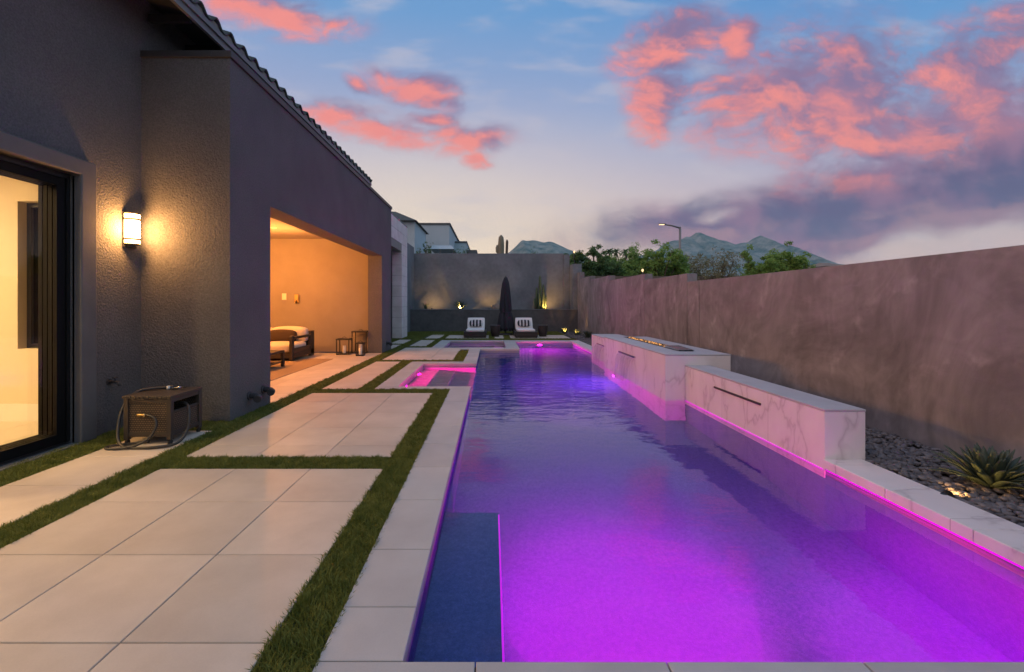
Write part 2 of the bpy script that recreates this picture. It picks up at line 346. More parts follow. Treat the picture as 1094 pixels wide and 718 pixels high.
def water_mat(name, wave=1.0, tint=(1,1,1)):
    m, nt, bs = newmat(name)
    nt.nodes.remove(bs)
    g = N(nt, 'ShaderNodeBsdfGlass'); g.inputs['IOR'].default_value = 1.33; g.inputs['Roughness'].default_value = 0
    g.inputs['Color'].default_value = (*tint, 1)
    tc = N(nt, 'ShaderNodeTexCoord')
    sp = N(nt, 'ShaderNodeSeparateXYZ'); nt.links.new(tc.outputs['Object'], sp.inputs[0])
    n1 = N(nt, 'ShaderNodeTexNoise'); n1.inputs['Scale'].default_value = 4.2; n1.inputs['Detail'].default_value = 3
    n2 = N(nt, 'ShaderNodeTexNoise'); n2.inputs['Scale'].default_value = 1.1; n2.inputs['Detail'].default_value = 2
    mp = N(nt, 'ShaderNodeMapping'); mp.inputs['Scale'].default_value = (.55,1.25,1)
    nt.links.new(tc.outputs['Object'], mp.inputs['Vector'])
    nt.links.new(mp.outputs[0], n1.inputs['Vector']); nt.links.new(tc.outputs['Object'], n2.inputs['Vector'])
    # the falling sheets stir the far part of the pool; the near part lies calm
    mr = N(nt, 'ShaderNodeMapRange', interpolation_type='SMOOTHSTEP'); mr.inputs['From Min'].default_value = 3.5; mr.inputs['From Max'].default_value = 8.0
    mr.inputs['To Min'].default_value = .05; mr.inputs['To Max'].default_value = .45
    nt.links.new(sp.outputs['Y'], mr.inputs['Value'])
    mu = N(nt, 'ShaderNodeMath', operation='MULTIPLY'); mu.inputs[1].default_value = wave; nt.links.new(mr.outputs[0], mu.inputs[0])
    b1 = N(nt, 'ShaderNodeBump'); b1.inputs['Distance'].default_value = .03; nt.links.new(mu.outputs[0], b1.inputs['Strength'])
    nt.links.new(n1.outputs['Fac'], b1.inputs['Height'])
    b2 = N(nt, 'ShaderNodeBump'); b2.inputs['Strength'].default_value = .06*wave; b2.inputs['Distance'].default_value = .05
    nt.links.new(n2.outputs['Fac'], b2.inputs['Height']); nt.links.new(b1.outputs[0], b2.inputs['Normal'])
    nt.links.new(b2.outputs[0], g.inputs['Normal'])
    nt.links.new(g.outputs[0], nt.nodes['Material Output'].inputs['Surface'])
    va = N(nt, 'ShaderNodeVolumeAbsorption'); va.inputs['Color'].default_value = (.0,.62,.92,1); va.inputs['Density'].default_value = .20
    nt.links.new(va.outputs[0], nt.nodes['Material Output'].inputs['Volume'])
    return m
M['water'] = water_mat('pool_water', 1.0)
M['spa_water'] = water_mat('spa_water', .5)
def glass(name, rough=.0, col=(1,1,1)):
    m, nt, bs = newmat(name)
    bs.inputs['Transmission Weight'].default_value = 1; bs.inputs['Roughness'].default_value = rough
    bs.inputs['IOR'].default_value = 1.45; bs.inputs['Base Color'].default_value = (*col,1)
    return m
M['glass'] = glass('window_glass')
def archi():
    m, nt, bs = newmat('clear_pane'); nt.nodes.remove(bs)
    t = N(nt, 'ShaderNodeBsdfTransparent'); g = N(nt, 'ShaderNodeBsdfGlossy'); g.inputs['Roughness'].default_value = 0; t.inputs['Color'].default_value = (.97,.98,.97,1)
    f = N(nt, 'ShaderNodeFresnel'); f.inputs['IOR'].default_value = 1.45; x = N(nt, 'ShaderNodeMixShader')
    nt.links.new(f.outputs[0], x.inputs[0]); nt.links.new(t.outputs[0], x.inputs[1]); nt.links.new(g.outputs[0], x.inputs[2]); nt.links.new(x.outputs[0], nt.nodes['Material Output'].inputs['Surface'])
    return m
M['archi_glass'] = archi()
def sheet_mat():
    m, nt, bs = newmat('falling_water'); nt.nodes.remove(bs)
    tc = N(nt, 'ShaderNodeTexCoord'); mp = N(nt, 'ShaderNodeMapping'); mp.inputs['Scale'].default_value = (1, 26, 1.6)
    nt.links.new(tc.outputs['Object'], mp.inputs['Vector'])
    nz = N(nt, 'ShaderNodeTexNoise'); nz.inputs['Scale'].default_value = 1.0; nz.inputs['Detail'].default_value = 3; nt.links.new(mp.outputs[0], nz.inputs['Vector'])
    g = N(nt, 'ShaderNodeBsdfGlossy'); g.inputs['Roughness'].default_value = .12; g.inputs['Color'].default_value = (.9,.93,1,1)
    t = N(nt, 'ShaderNodeBsdfTransparent'); d = N(nt, 'ShaderNodeBsdfTranslucent'); d.inputs['Color'].default_value = (.85,.85,.9,1)
    bp = N(nt, 'ShaderNodeBump'); bp.inputs['Strength'].default_value = .6; bp.inputs['Distance'].default_value = .02
    nt.links.new(nz.outputs['Fac'], bp.inputs['Height']); nt.links.new(bp.outputs[0], g.inputs['Normal'])
    m1 = N(nt, 'ShaderNodeMixShader'); m1.inputs[0].default_value = .35; nt.links.new(g.outputs[0], m1.inputs[1]); nt.links.new(d.outputs[0], m1.inputs[2])
    mr = N(nt, 'ShaderNodeMapRange'); mr.inputs['From Min'].default_value = .35; mr.inputs['From Max'].default_value = .7; mr.inputs['To Min'].default_value = .14; mr.inputs['To Max'].default_value = .5
    nt.links.new(nz.outputs['Fac'], mr.inputs['Value'])
    m2 = N(nt, 'ShaderNodeMixShader'); nt.links.new(mr.outputs[0], m2.inputs[0]); nt.links.new(t.outputs[0], m2.inputs[1]); nt.links.new(m1.outputs[0], m2.inputs[2])
    nt.links.new(m2.outputs[0], nt.nodes['Material Output'].inputs['Surface'])
    return m
M['fall'] = sheet_mat()
M['pool_plaster'] = mat('pebble_plaster', (.050,.075,.30), .8, var=(.085,.115,.40), vscale=35, vdetail=4, fine=(120,.22), bump=[(110,.3,.004)])
M['step_plaster'] = mat('step_plaster', (.30,.27,.32), .8, var=(.36,.33,.38), vscale=35, vdetail=4, fine=(120,.18))
M['tile_band'] = mat('waterline_tile', (.30,.30,.34), .35, var=(.36,.36,.40), vscale=20)
def stripes():
    m, nt, bs = newmat('striped_fabric')
    tc = N(nt, 'ShaderNodeTexCoord'); sp = N(nt, 'ShaderNodeSeparateXYZ'); nt.links.new(tc.outputs['Object'], sp.inputs[0])
    mu = N(nt, 'ShaderNodeMath', operation='MULTIPLY'); mu.inputs[1].default_value = 7.2; nt.links.new(sp.outputs['X'], mu.inputs[0])
    fr = N(nt, 'ShaderNodeMath', operation='FRACT'); nt.links.new(mu.outputs[0], fr.inputs[0])
    rp = N(nt, 'ShaderNodeValToRGB'); rp.color_ramp.interpolation = 'CONSTANT'; e = rp.color_ramp.elements
    e[0].position = 0; e[0].color = (.02,.022,.03,1); e[1].position = .58; e[1].color = (.68,.66,.64,1)
    x = e.new(.75); x.color = (.05,.05,.06,1); x = e.new(.82); x.color = (.68,.66,.64,1)
    nt.links.new(fr.outputs[0], rp.inputs['Fac']); nt.links.new(rp.outputs['Color'], bs.inputs['Base Color']); bs.inputs['Roughness'].default_value = .95
    return m
M['stripe'] = stripes()
def hillmat():
    m, nt, bs = newmat('mountain_rock')
    tc = N(nt, 'ShaderNodeTexCoord')
    nz = N(nt, 'ShaderNodeTexNoise'); nz.inputs['Scale'].default_value = .02; nz.inputs['Detail'].default_value = 10; nz.inputs['Roughness'].default_value = .65
    nt.links.new(tc.outputs['Object'], nz.inputs['Vector'])
    rp = N(nt, 'ShaderNodeValToRGB'); e = rp.color_ramp.elements
    e[0].position = .35; e[0].color = (.035,.085,.07,1); e[1].position = .62; e[1].color = (.27,.29,.25,1)
    nt.links.new(nz.outputs['Fac'], rp.inputs['Fac']); nt.links.new(rp.outputs['Color'], bs.inputs['Base Color']); bs.inputs['Roughness'].default_value = 1
    bs.inputs['Specular IOR Level'].default_value = .1
    return m
M['hill'] = hillmat()

# ------------------------------------------------------------------ ground, turf, pool
POOL_XS = [-1.55,-1.18,-.82,-.355,.05,.83,2.9]; POOL_YS = [1.64,3.35,7.17,9.95,13.1,15.7]
def pool_depth(i, j):
    x = (POOL_XS[i]+POOL_XS[i+1])/2; y = (POOL_YS[j]+POOL_YS[j+1])/2
    if x < -.355:
        if 7.17 < y < 9.95: return {0:-.33, 1:-.55, 2:-.78}[i]
        return None
    if y > 13.1 and x < .83: return None
    if x < .05 and y < 3.3: return -.42
    return -1.25
def basin(name, xs, ys, dep, rim, mats, kind='structure', matf=None):
    b = MB()
    nx, ny = len(xs)-1, len(ys)-1
    D = [[dep(i,j) for j in range(ny)] for i in range(nx)]
    def g(i,j): return D[i][j] if 0 <= i < nx and 0 <= j < ny else None
    for i in range(nx):
        for j in range(ny):
            d = D[i][j]
            if d is None: continue
            mi = matf(i,j) if matf else 0
            x0,x1,y0,y1 = xs[i],xs[i+1],ys[j],ys[j+1]
            b.add([(x0,y0,d),(x1,y0,d),(x1,y1,d),(x0,y1,d)], [(0,1,2,3)], mi)
            for (di,dj,p,q) in ((-1,0,(x0,y1),(x0,y0)),(1,0,(x1,y0),(x1,y1)),(0,-1,(x0,y0),(x1,y0)),(0,1,(x1,y1),(x0,y1))):
                e = g(i+di,j+dj); top = rim if e is None else e
                if top <= d + 1e-6: continue
                if e is None:
                    t = -.21
                    if t > d:
                        b.add([(*p,d),(*q,d),(*q,t),(*p,t)], [(0,1,2,3)], mi)
                    b.add([(*p,max(t,d)),(*q,max(t,d)),(*q,top),(*p,top)], [(0,1,2,3)], 2)
                else:
                    b.add([(*p,d),(*q,d),(*q,top),(*p,top)], [(0,1,2,3)], mi)
    return b.build(name, mats, kind=kind)
basin('pool', POOL_XS, POOL_YS, pool_depth, -.05, [M['pool_plaster'], M['step_plaster'], M['tile_band']], matf=lambda i,j: 1 if i < 3 else 0)
SPA_XS = [-1.5,-1.1,.1,.47]; SPA_YS = [13.55,13.95,15.6,16.0]
basin('spa', SPA_XS, SPA_YS, lambda i,j: -.9 if (i==1 and j==1) else -.45, -.05, [M['step_plaster'], M['step_plaster'], M['tile_band']])
def water_body(name, outline, zt, zb, m):
    n = len(outline); b = MB()
    b.add([(x,y,zt) for x,y in outline]+[(x,y,zb) for x,y in outline], [tuple(range(n)), tuple(reversed(range(n,2*n)))]+[(i,i+n,(i+1)%n+n,(i+1)%n) for i in range(n)])
    o = b.build(name, m, kind='structure')
    bm = bmesh.new(); bm.from_mesh(o.data); bmesh.ops.recalc_face_normals(bm, faces=bm.faces[:]); bm.to_mesh(o.data); bm.free(); return o
water_body('pool_water', [(-.375,1.62),(2.92,1.62),(2.92,15.72),(.81,15.72),(.81,13.12),(-.375,13.12),(-.375,9.97),(-1.57,9.97),(-1.57,7.15),(-.375,7.15)], -.1, -1.5, M['water'])
water_body('spa_water', [(-1.52,13.53),(.49,13.53),(.49,16.02),(-1.52,16.02)], -.1, -1.1, M['spa_water'])

def inside_void(x, y):
    return (-.355<x<2.9 and 1.64<y<13.1) or (.83<x<2.9 and 13.1<y<15.7) or (-1.55<x<-.355 and 7.17<y<9.95) or (-1.5<x<.47 and 13.55<y<16)
def sheet(name, xs, ys, z, m, keep=lambda x,y: True, kind='structure'):
    b = MB()
    zf = z if callable(z) else (lambda x,y: z)
    for i in range(len(xs)-1):
        for j in range(len(ys)-1):
            if not keep((xs[i]+xs[i+1])/2, (ys[j]+ys[j+1])/2): continue
            q = [(xs[i],ys[j]),(xs[i+1],ys[j]),(xs[i+1],ys[j+1]),(xs[i],ys[j+1])]
            b.add([(x,y,zf(x,y)) for x,y in q], [(0,1,2,3)])
    return b.build(name, m, kind=kind)
def gzf(x, y):
    t = min(1, max(0, (y-22.9)/.3))
    return -.09 + 2.9*t
VX = [-1.55,-1.5,-.355,.47,.83,2.9]; VY = [1.64,7.17,9.95,13.1,13.55,15.7,16.0]
sheet('ground', [-2780,-400,-60,-12]+VX+[4.3,12,60,400,2780], [-2780,-400,-40,-4]+VY+[22.9,23.2,40,120,600,2780], gzf, M['soil'], lambda x,y: not inside_void(x,y))
sheet('turf_ground', [-4.0]+VX+[3.2], [-3]+VY+[21.4], -.018, M['turf_base'], lambda x,y: not inside_void(x,y))
sheet('gravel_ground', [3.2,4.21], [-3,21.4], -.05, M['gravel_bed'])

# paving: every field is one slab group with real joints
def paving(name, x0, x1, y0, y1, xj=(), yj=(), m=None, gap=.006, z1=0.0, z0=-.06, bev=.0025):
    xs = [x0]+sorted(xj)+[x1]; ys = [y0]+sorted(yj)+[y1]
    b = MB(); tones = []
    g = gap/2
    for i in range(len(xs)-1):
        for j in range(len(ys)-1):
            a0 = xs[i]+(g if i else 0); a1 = xs[i+1]-(g if i < len(xs)-2 else 0)
            c0 = ys[j]+(g if j else 0); c1 = ys[j+1]-(g if j < len(ys)-2 else 0)
            e = bev
            vs = [(a0,c0,z0),(a1,c0,z0),(a1,c1,z0),(a0,c1,z0),(a0,c0,z1-e),(a1,c0,z1-e),(a1,c1,z1-e),(a0,c1,z1-e),
                  (a0+e,c0+e,z1),(a1-e,c0+e,z1),(a1-e,c1-e,z1),(a0+e,c1-e,z1)]
            b.add(vs, [(0,1,5,4),(1,2,6,5),(2,3,7,6),(3,0,4,7),(4,5,9,8),(5,6,10,9),(6,7,11,10),(7,4,8,11),(8,9,10,11)])
            tones += [random.uniform(.92,1.06)]*9
    o = b.build(name, [m or M['paver']], kind='structure')
    at = o.data.attributes.new('tone', 'FLOAT', 'FACE'); at.data.foreach_set('value', tones)
    if len(xs) > 2 or len(ys) > 2:
        q = MB(); q.add([(x0+.01,y0+.01,-.014),(x1-.01,y0+.01,-.014),(x1-.01,y1-.01,-.014),(x0+.01,y1-.01,-.014)], [(0,1,2,3)])
        q.build('paving_grout', M['grout'], kind='structure')
    return o
T = .61
paving('paving', -2.71,-.887, -1.28,3.60, (-2.09,-1.48), (-.66,-.05,.55,1.16,1.753,2.368,3.0))
paving('paving', -2.71,-.887, 3.88,6.65, (-2.09,-1.48), (4.188,4.80,5.437,6.05))
paving('paving', -2.69,-2.10, 6.95,10.27, (), (7.56,8.78))
paving('paving', -2.63,-.92, 10.54,13.53, (-2.07,-1.49), (11.58,12.61))
paving('paving', -2.61,-2.08, 13.95,16.35, (), (15.1,))
paving('paving', -2.58,-2.02, 17.1,19.6, (), (18.3,))
paving('paving', -1.80,-.10, 17.1,18.9, (-.95,), ())
paving('paving', .12,.5, 17.1,18.9, (), ())
paving('paving', .75,3.1, 17.1,18.9, (1.5,2.3), ())
paving('paving', -.655,3.2, -1.28,1.29, (.0,.61,1.22,1.83,2.44), (-.66,-.05,.55))
paving('paving', -3.62,-2.965, -1.6,4.68, (), (-.4,.2,.81,1.42,2.04,2.65,3.27,3.89))
paving('paving', -9,-2.965, 5.97,12.03, [-3.58-.61*k for k in range(9)], [6.6+.61*k for k in range(9)])
paving('paving', -3.45,-2.97, 13.3,14.5)
paving('paving', -3.45,-2.97, 14.85,16.5)
# coping
cp = M['coping']
paving('pool_coping', -.659,-.335, 1.666,6.95, (), (1.961,2.42,3.03,3.64,4.25,4.86,5.47,6.08), m=cp, z0=-.05)
paving('pool_coping', -.659,3.22, 1.30,1.64+.02, (-.06,.66,1.4,2.15,2.9), (), m=cp, z0=-.05)
paving('pool_coping', -1.86,-.335, 6.952,7.19, (-1.25,), (), m=cp, z0=-.05)
paving('pool_coping', -1.86,-1.53, 7.192,9.93, (), (8.1,9.0), m=cp, z0=-.05)
paving('pool_coping', -1.86,-.335, 9.932,10.27, (-1.2,), (), m=cp, z0=-.05)
paving('pool_coping', -.659,-.335, 10.272,13.08, (), (11.2,12.1), m=cp, z0=-.05)
paving('pool_coping', -.915,.85, 13.082,13.57, (-.4,.4), (), m=cp, z0=-.05)
paving('pool_coping', .45,.85, 13.572,16.3, (), (14.5,15.4), m=cp, z0=-.05)
paving('pool_coping', -1.85,-1.48, 13.572,16.3, (), (14.5,15.4), m=cp, z0=-.05)
paving('pool_coping', -1.478,.448, 15.98,16.3, (-.6,), (), m=cp, z0=-.05)
paving('pool_coping', .852,2.88, 15.68,16.3, (1.5,2.2), (), m=cp, z0=-.05)
paving('pool_coping', 2.88,3.22, 1.662,3.82, (), (2.63,3.22), m=M['marble'], z0=-.075, bev=.004)
paving('pool_coping', 2.88,3.22, 12.2,16.3, (), (13.2,14.2,15.3), m=M['marble'], z0=-.075, bev=.004)
paving('pool_coping', 2.90,3.22, 10.14,12.198, (), (), m=M['marble'], z0=-.075, bev=.004)

# turf blades
regs = [(-2.965,-2.71,-1,21.4),(-2.71,-.887,3.60,3.88),(-.887,-.659,-.5,6.95),(-2.71,-.887,6.65,6.95),(-2.10,-1.86,6.95,10.27),
        (-2.71,-.66,10.27,10.54),(-.92,-.659,10.54,12.6),(-2.71,-1.85,13.65,13.95),(-2.08,-1.85,13.95,17.1),(-2.965,3.2,16.35,17.1),
        (-2.02,-1.80,17.1,21.4),(-.10,.12,17.1,21.4),(.5,.75,17.1,21.4),(-3.95,-2.965,14.5,14.85),(-3.95,-2.965,16.5,21.4),(-3.9,3.2,18.9,21.4),
        (-4.0,-3.62,-1,4.72),(-4.0,-2.965,4.68,5.05),(-3.0,-2.965,5.05,6.0),(-3.95,-3.45,13.3,17)]
P = []
for (x0,x1,y0,y1) in regs:
    y = y0
    while y < y1:
        ye = min(y1, y+.5)
        dens = 26000 if y < 3 else 18000 if y < 5 else 9000 if y < 8 else 3500 if y < 12 else 1500
        if y < 1.0: dens = 6000
        n = int(dens*(x1-x0)*(ye-y))
        P.append(np.c_[rng.uniform(x0-.006,x1+.006,n), rng.uniform(y,ye,n)])
        y = ye
P = np.vstack(P); n = len(P)
far = np.clip((P[:,1]-3)/9, 0, 1)
hgt = rng.uniform(.024,.041,n)*(1+.15*np.sin(P[:,0]*37+P[:,1]*23)); wid = rng.uniform(.0018,.0032,n)*(1+far*3.0)
ang = rng.uniform(0,2*math.pi,n); lean = rng.uniform(.05,1.15,n)*hgt; la = rng.uniform(0,2*math.pi,n)
dx = np.cos(ang)*wid; dy = np.sin(ang)*wid
lx = np.cos(la)*lean; ly = np.sin(la)*lean
V = np.zeros((n,5,3))
V[:,0] = np.c_[P[:,0]-dx,P[:,1]-dy,np.full(n,-.018)]; V[:,1] = np.c_[P[:,0]+dx,P[:,1]+dy,np.full(n,-.018)]
V[:,2] = np.c_[P[:,0]+dx*.8+lx*.35,P[:,1]+dy*.8+ly*.35,-.018+hgt*.6]; V[:,3] = np.c_[P[:,0]-dx*.8+lx*.35,P[:,1]-dy*.8+ly*.35,-.018+hgt*.6]
V[:,4] = np.c_[P[:,0]+lx,P[:,1]+ly,-.018+hgt]
b5 = np.arange(n)[:,None]*5
F = np.vstack([b5+np.array([0,1,2]), b5+np.array([0,2,3]), b5+np.array([3,2,4])])
o = raw_mesh('turf', V.reshape(-1,3), F, M['grass']); tag(o, 'green artificial turf in strips between the pale pavers', 'turf', kind='stuff')

# pebbles
def ico(sub):
    bm = bmesh.new(); bmesh.ops.create_icosphere(bm, subdivisions=sub, radius=1)
    v = np.array([p.co[:] for p in bm.verts]); f = np.array([[q.index for q in x.verts] for x in bm.faces]); bm.free(); return v, f
iv, fi = ico(2); iv1, fi1 = ico(1)
pv, pf = [], []; off = 0
def pebbles(nn, x0, x1, y0, y1, r0, r1, base, fine):
    global off
    v0, f0 = (iv, fi) if fine else (iv1, fi1)
    for k in range(nn):
        x = random.uniform(x0,x1); y = random.uniform(y0,y1)
        r = random.uniform(r0,r1); s = np.array([r*random.uniform(.9,1.5), r*random.uniform(.65,1.0), r*random.uniform(.4,.62)])
        a = random.uniform(0,6.28); ca, sa = math.cos(a), math.sin(a)
        nzv = 1 + .10*np.sin(v0@np.array([2.1,1.3,1.7])*2+random.uniform(0,6))
        q = v0*s*nzv[:,None]
        t = random.uniform(-.35,.35); ct, st = math.cos(t), math.sin(t)
        q = np.c_[q[:,0]*ct-q[:,2]*st, q[:,1], q[:,0]*st+q[:,2]*ct]
        q = np.c_[q[:,0]*ca-q[:,1]*sa, q[:,0]*sa+q[:,1]*ca, q[:,2]] + np.array([x,y,base+random.uniform(0,.022)])
        pv.append(q); pf.append(f0+off); off += len(q)
pebbles(1700, 3.24,4.18, 2.2,4.2, .016,.034, -.032, True)
pebbles(1900, 3.24,4.18, 4.2,6.7, .018,.036, -.032, False)
pebbles(900, 3.6,4.18, 6.7,10.2, .02,.04, -.03, False)
pebbles(1500, 3.24,4.18, 10.1,17, .022,.045, -.03, False)
pebbles(600, 3.24,4.18, 17,21.3, .025,.05, -.03, False)
pebbles(300, 3.24,4.18, 1.2,2.2, .018,.036, -.03, False)
o = raw_mesh('gravel', np.vstack(pv), np.vstack(pf), M['pebble'], smooth=True)
tag(o, 'smooth grey river pebbles filling the bed along the right wall', 'pebbles', kind='stuff')

# ------------------------------------------------------------------ house
house = thing('house', 'dark taupe stucco house with sliding door, tiled eave and covered patio', 'house', (0,0,0))
b = MB()
b.box(-4.30,-4.02, 4.24,5.05, 0,4.88); b.box(-4.30,-4.02, -3,4.24, 2.593,4.88); b.box(-4.30,-4.02, 5.05,12.6, 4.101,4.88)
b.box(-4.30,-4.02, -3.3,-1.5, 0,2.593)
b.build('wall', M['stucco'], house)
b = MB(); b.box(-4.30,-3.0, 5.05,5.97, 0,4.17); b.build('pier', M['stucco'], house)
b = MB(); b.box(-3.38,-3.0, 5.97,12.05, 2.67,4.17); b.box(-3.38,-3.0, 12.05,13.18, 0,4.17); b.build('patio_beam', M['stucco'], house)
b = MB(); b.box(-9,-3.382, 12.4,12.7, 0,3.18); b.box(-9.2,-9, 5.31,12.7, 0,3.18); b.build('patio_wall', M['patio_wall'], house)
b = MB(); b.box(-9.2,-3.382, 5.972,12.7, 3.18,3.28); b.box(-9.2,-4.302,5.312,5.972,3.18,3.28); b.build('patio_ceiling', M['patio_wall'], house)
b = MB(); b.box(-9.2,-3.2, 5.3,12.72, 4.02,4.10); b.build('patio_roof', M['soffit'], house)
b = MB(); b.box(-3.2,-2.975, 5.03,13.2, 4.172,4.25); b.box(-4.018,-3.2, 5.03,5.25, 4.172,4.25); b.box(-4.0,-3.2,13.0,13.2,4.172,4.25); b.build('parapet_cap', M['dark_metal'], house, bevel=.006)
b = MB(); ol = [(4.24,0),(4.41,0),(4.41,2.746),(-1.67,2.746),(-1.67,0),(-1.5,0),(-1.5,2.593),(4.24,2.593)]; n8 = len(ol)
b.add([(x,y,z) for x in (-4.05,-3.95) for (y,z) in ol], [tuple(range(n8,2*n8)), tuple(reversed(range(n8)))]+[(k,k+n8,(k+1)%n8+n8,(k+1)%n8) for k in range(n8)])
o = b.build('door_trim', M['trim'], house, bevel=.012)
bm = bmesh.new(); bm.from_mesh(o.data); bmesh.ops.recalc_face_normals(bm, faces=bm.faces[:]); bm.to_mesh(o.data); bm.free()
# eave
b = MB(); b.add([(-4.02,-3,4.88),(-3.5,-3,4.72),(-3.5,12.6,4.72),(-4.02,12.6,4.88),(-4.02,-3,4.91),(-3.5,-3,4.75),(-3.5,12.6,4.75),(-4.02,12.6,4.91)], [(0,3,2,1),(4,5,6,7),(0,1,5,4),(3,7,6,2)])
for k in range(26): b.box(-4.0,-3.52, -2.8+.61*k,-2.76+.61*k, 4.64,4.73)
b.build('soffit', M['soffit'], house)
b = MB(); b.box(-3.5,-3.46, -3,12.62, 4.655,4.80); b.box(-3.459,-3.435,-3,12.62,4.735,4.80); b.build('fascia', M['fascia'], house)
# tiles: barrel rows run up the slope, their scalloped ends show along the eave
pitch = .30; vs = []; fs = []
ycount = int((12.67+3)/pitch*14); xcount = 10
ys_ = np.linspace(-3, 12.67, ycount+1)
for iy, y in enumerate(ys_):
    ph = (y/pitch) % 1
    wz = .075*math.sin(math.pi*min(1, ph/.62)) if ph < .62 else -.022*math.sin(math.pi*(ph-.62)/.38)
    for ix in range(xcount+1):
        d = ix*.36; lift = .0
        yy = min(y, 12.67-d*.9) if y > 8 else y
        vs.append((-3.42-d, yy, 4.845+.30*d+wz))
for iy in range(ycount):
    for ix in range(xcount):
        a = iy*(xcount+1)+ix; fs.append((a, a+xcount+1, a+xcount+2, a+1))
b = MB(); b.add(vs, fs, 0, True)
o = b.build('roof', M['roof_tile'], house)
s = o.modifiers.new('thick','SOLIDIFY'); s.thickness = .022; s.offset = -1
b = MB(); b.box(-3.50,-3.452, -3,12.6, 4.801,4.868); b.build('bird_stop', M['bird_stop'], house)
# drain pipes
def elbow(x, y, z, d=1):
    p = MB(); p.tube([(x-.005,y,z),(x+.06,y,z),(x+.10,y-.005,z-.01),(x+.125,y-.03,z-.02),(x+.135,y-.07,z-.03)], [.036,.036,.04,.045,.045], 14)
    p.tube([(x-.002,y,z),(x+.018,y,z)], .055, 16)
    return p.build('drain_pipe', M['pvc'], house)
elbow(-3.0, 5.45, .21); elbow(-3.0, 5.78, .225); elbow(-3.0, 12.6, .22)
# room behind the sliding door
b = MB()
b.box(-9,-5.45, 5.06,5.31, 0,3.0); b.box(-4.62,-4.302, 5.06,5.31, 0,3.0); b.box(-5.45,-4.62, 5.06,5.31, 0,.83); b.box(-5.45,-4.62, 5.06,5.31, 2.53,3.0)
b.box(-9.2,-9, -3.2,5.31, 0,3.0); b.box(-9.2,-4.302, -3.2,-3.0, 0,3.0)
b.build('interior_wall', M['int_wall'], house)
b = MB(); b.box(-9.2,-4.302, -3.2,5.31, 3.002,3.1); b.build('interior_ceiling', M['int_white'], house)
b = MB(); b.box(-9,-4.3, 5.042,5.058, 0,.2); b.box(-8.998,-8.985,-3,5.04,0,.2); b.build('baseboard', M['int_white'], house)
o = paving('interior_floor', -9,-4.27, -3,5.06, [-8.4+.8*k for k in range(6)], [-2.2+.8*k for k in range(9)], m=M['int_floor'], gap=.004, z1=0.003)
b = MB(); b.box(-5.45,-5.40, 5.16,5.22, .83,2.53); b.box(-4.67,-4.62, 5.16,5.22, .83,2.53); b.box(-5.40,-4.67, 5.16,5.22, .83,.88); b.box(-5.40,-4.67, 5.16,5.22, 2.48,2.53)
wf = b.build('window', M['black_metal'], house)
b = MB(); b.box(-5.398,-4.672, 5.185,5.195, .882,2.478); b.build('pane', M['archi_glass'], wf)
# sliding door: stacked panels at the far jamb, head, sill track
sd = MB(); sd.box(-4.30,-4.06, -1.48,4.239, 2.545,2.592); sd.box(-4.29,-4.058,4.205,4.239,.03,2.545)
df = sd.build('sliding_door', M['black_metal'], house)
for k in range(4):
    x0 = -4.245 + k*.05
    y1 = 4.20 - .004*k; y0 = y1-1.40; p = MB()
    p.add([(x0+a,y,z) for a in (0,.036) for (y,z) in ((y0,.035),(y1,.035),(y1,2.54),(y0,2.54),(y0+.08,.125),(y1-.08,.125),(y1-.08,2.46),(y0+.08,2.46))],
          [f for q in range(4) for f in ((q,4+q,4+(q+1)%4,(q+1)%4),(8+q,8+(q+1)%4,12+(q+1)%4,12+q),(q,(q+1)%4,8+(q+1)%4,8+q),(4+q,12+q,12+(q+1)%4,4+(q+1)%4))])
    pn = p.build('door_panel', M['door_black'], df)
    p = MB(); p.add([(x0+.018,y0+.08,.125),(x0+.018,y1-.08,.125),(x0+.018,y1-.08,2.46),(x0+.018,y0+.08,2.46)], [(0,1,2,3)]); p.build('pane', M['archi_glass'], df)
sl = MB()
for k in range(5): sl.box(-4.32+.055*k, -4.306+.055*k, -1.48,4.20, .004,.030)
sl.box(-4.33,-4.05, -1.48,4.238, -.03,.012); sl.box(-4.05,-3.955, -1.48,4.3, -.05,.008, 1)
sl.build('sill_track', [M['dark_metal'], M['fascia']], df)

# wall lamp
wl = thing('wall_lamp', 'lit half round frosted wall lamp with dark bands on the house wall', 'wall lamp', (-4.02,4.87,2.17))
b = MB(); b.box(0.001,.022,-.085,.085,-.20,.19); b.build('back_plate', M['dark_metal'], wl, bevel=.004)
def half(r, ry, z0, z1, n=16, t=0):
    q = MB(); vs = []; 
    for z in (z0, z1):
        for j in range(n+1):
            a = math.pi*j/n; vs.append((.022+r*math.sin(a), -ry*math.cos(a), z))
    m_ = n+1
    q.add(vs, [(j, j+1, m_+j+1, m_+j) for j in range(n)], 0, True)
    q.add([vs[j] for j in range(m_)], [tuple(reversed(range(m_)))]); q.add([vs[m_+j] for j in range(m_)], [tuple(range(m_))])
    return q
half(.092,.080,-.155,.165).build('shade', M['sconce_glass'], wl)
half(.100,.088,.098,.122).build('band', M['dark_metal'], wl); half(.100,.088,-.122,-.098).build('band', M['dark_metal'], wl)
half(.096,.084,-.168,-.156).build('bottom_cap', M['dark_metal'], wl); half(.06,.055,-.195,-.168).build('finial', M['dark_metal'], wl)
half(.096,.084,.166,.178).build('top_cap', M['dark_metal'], wl)

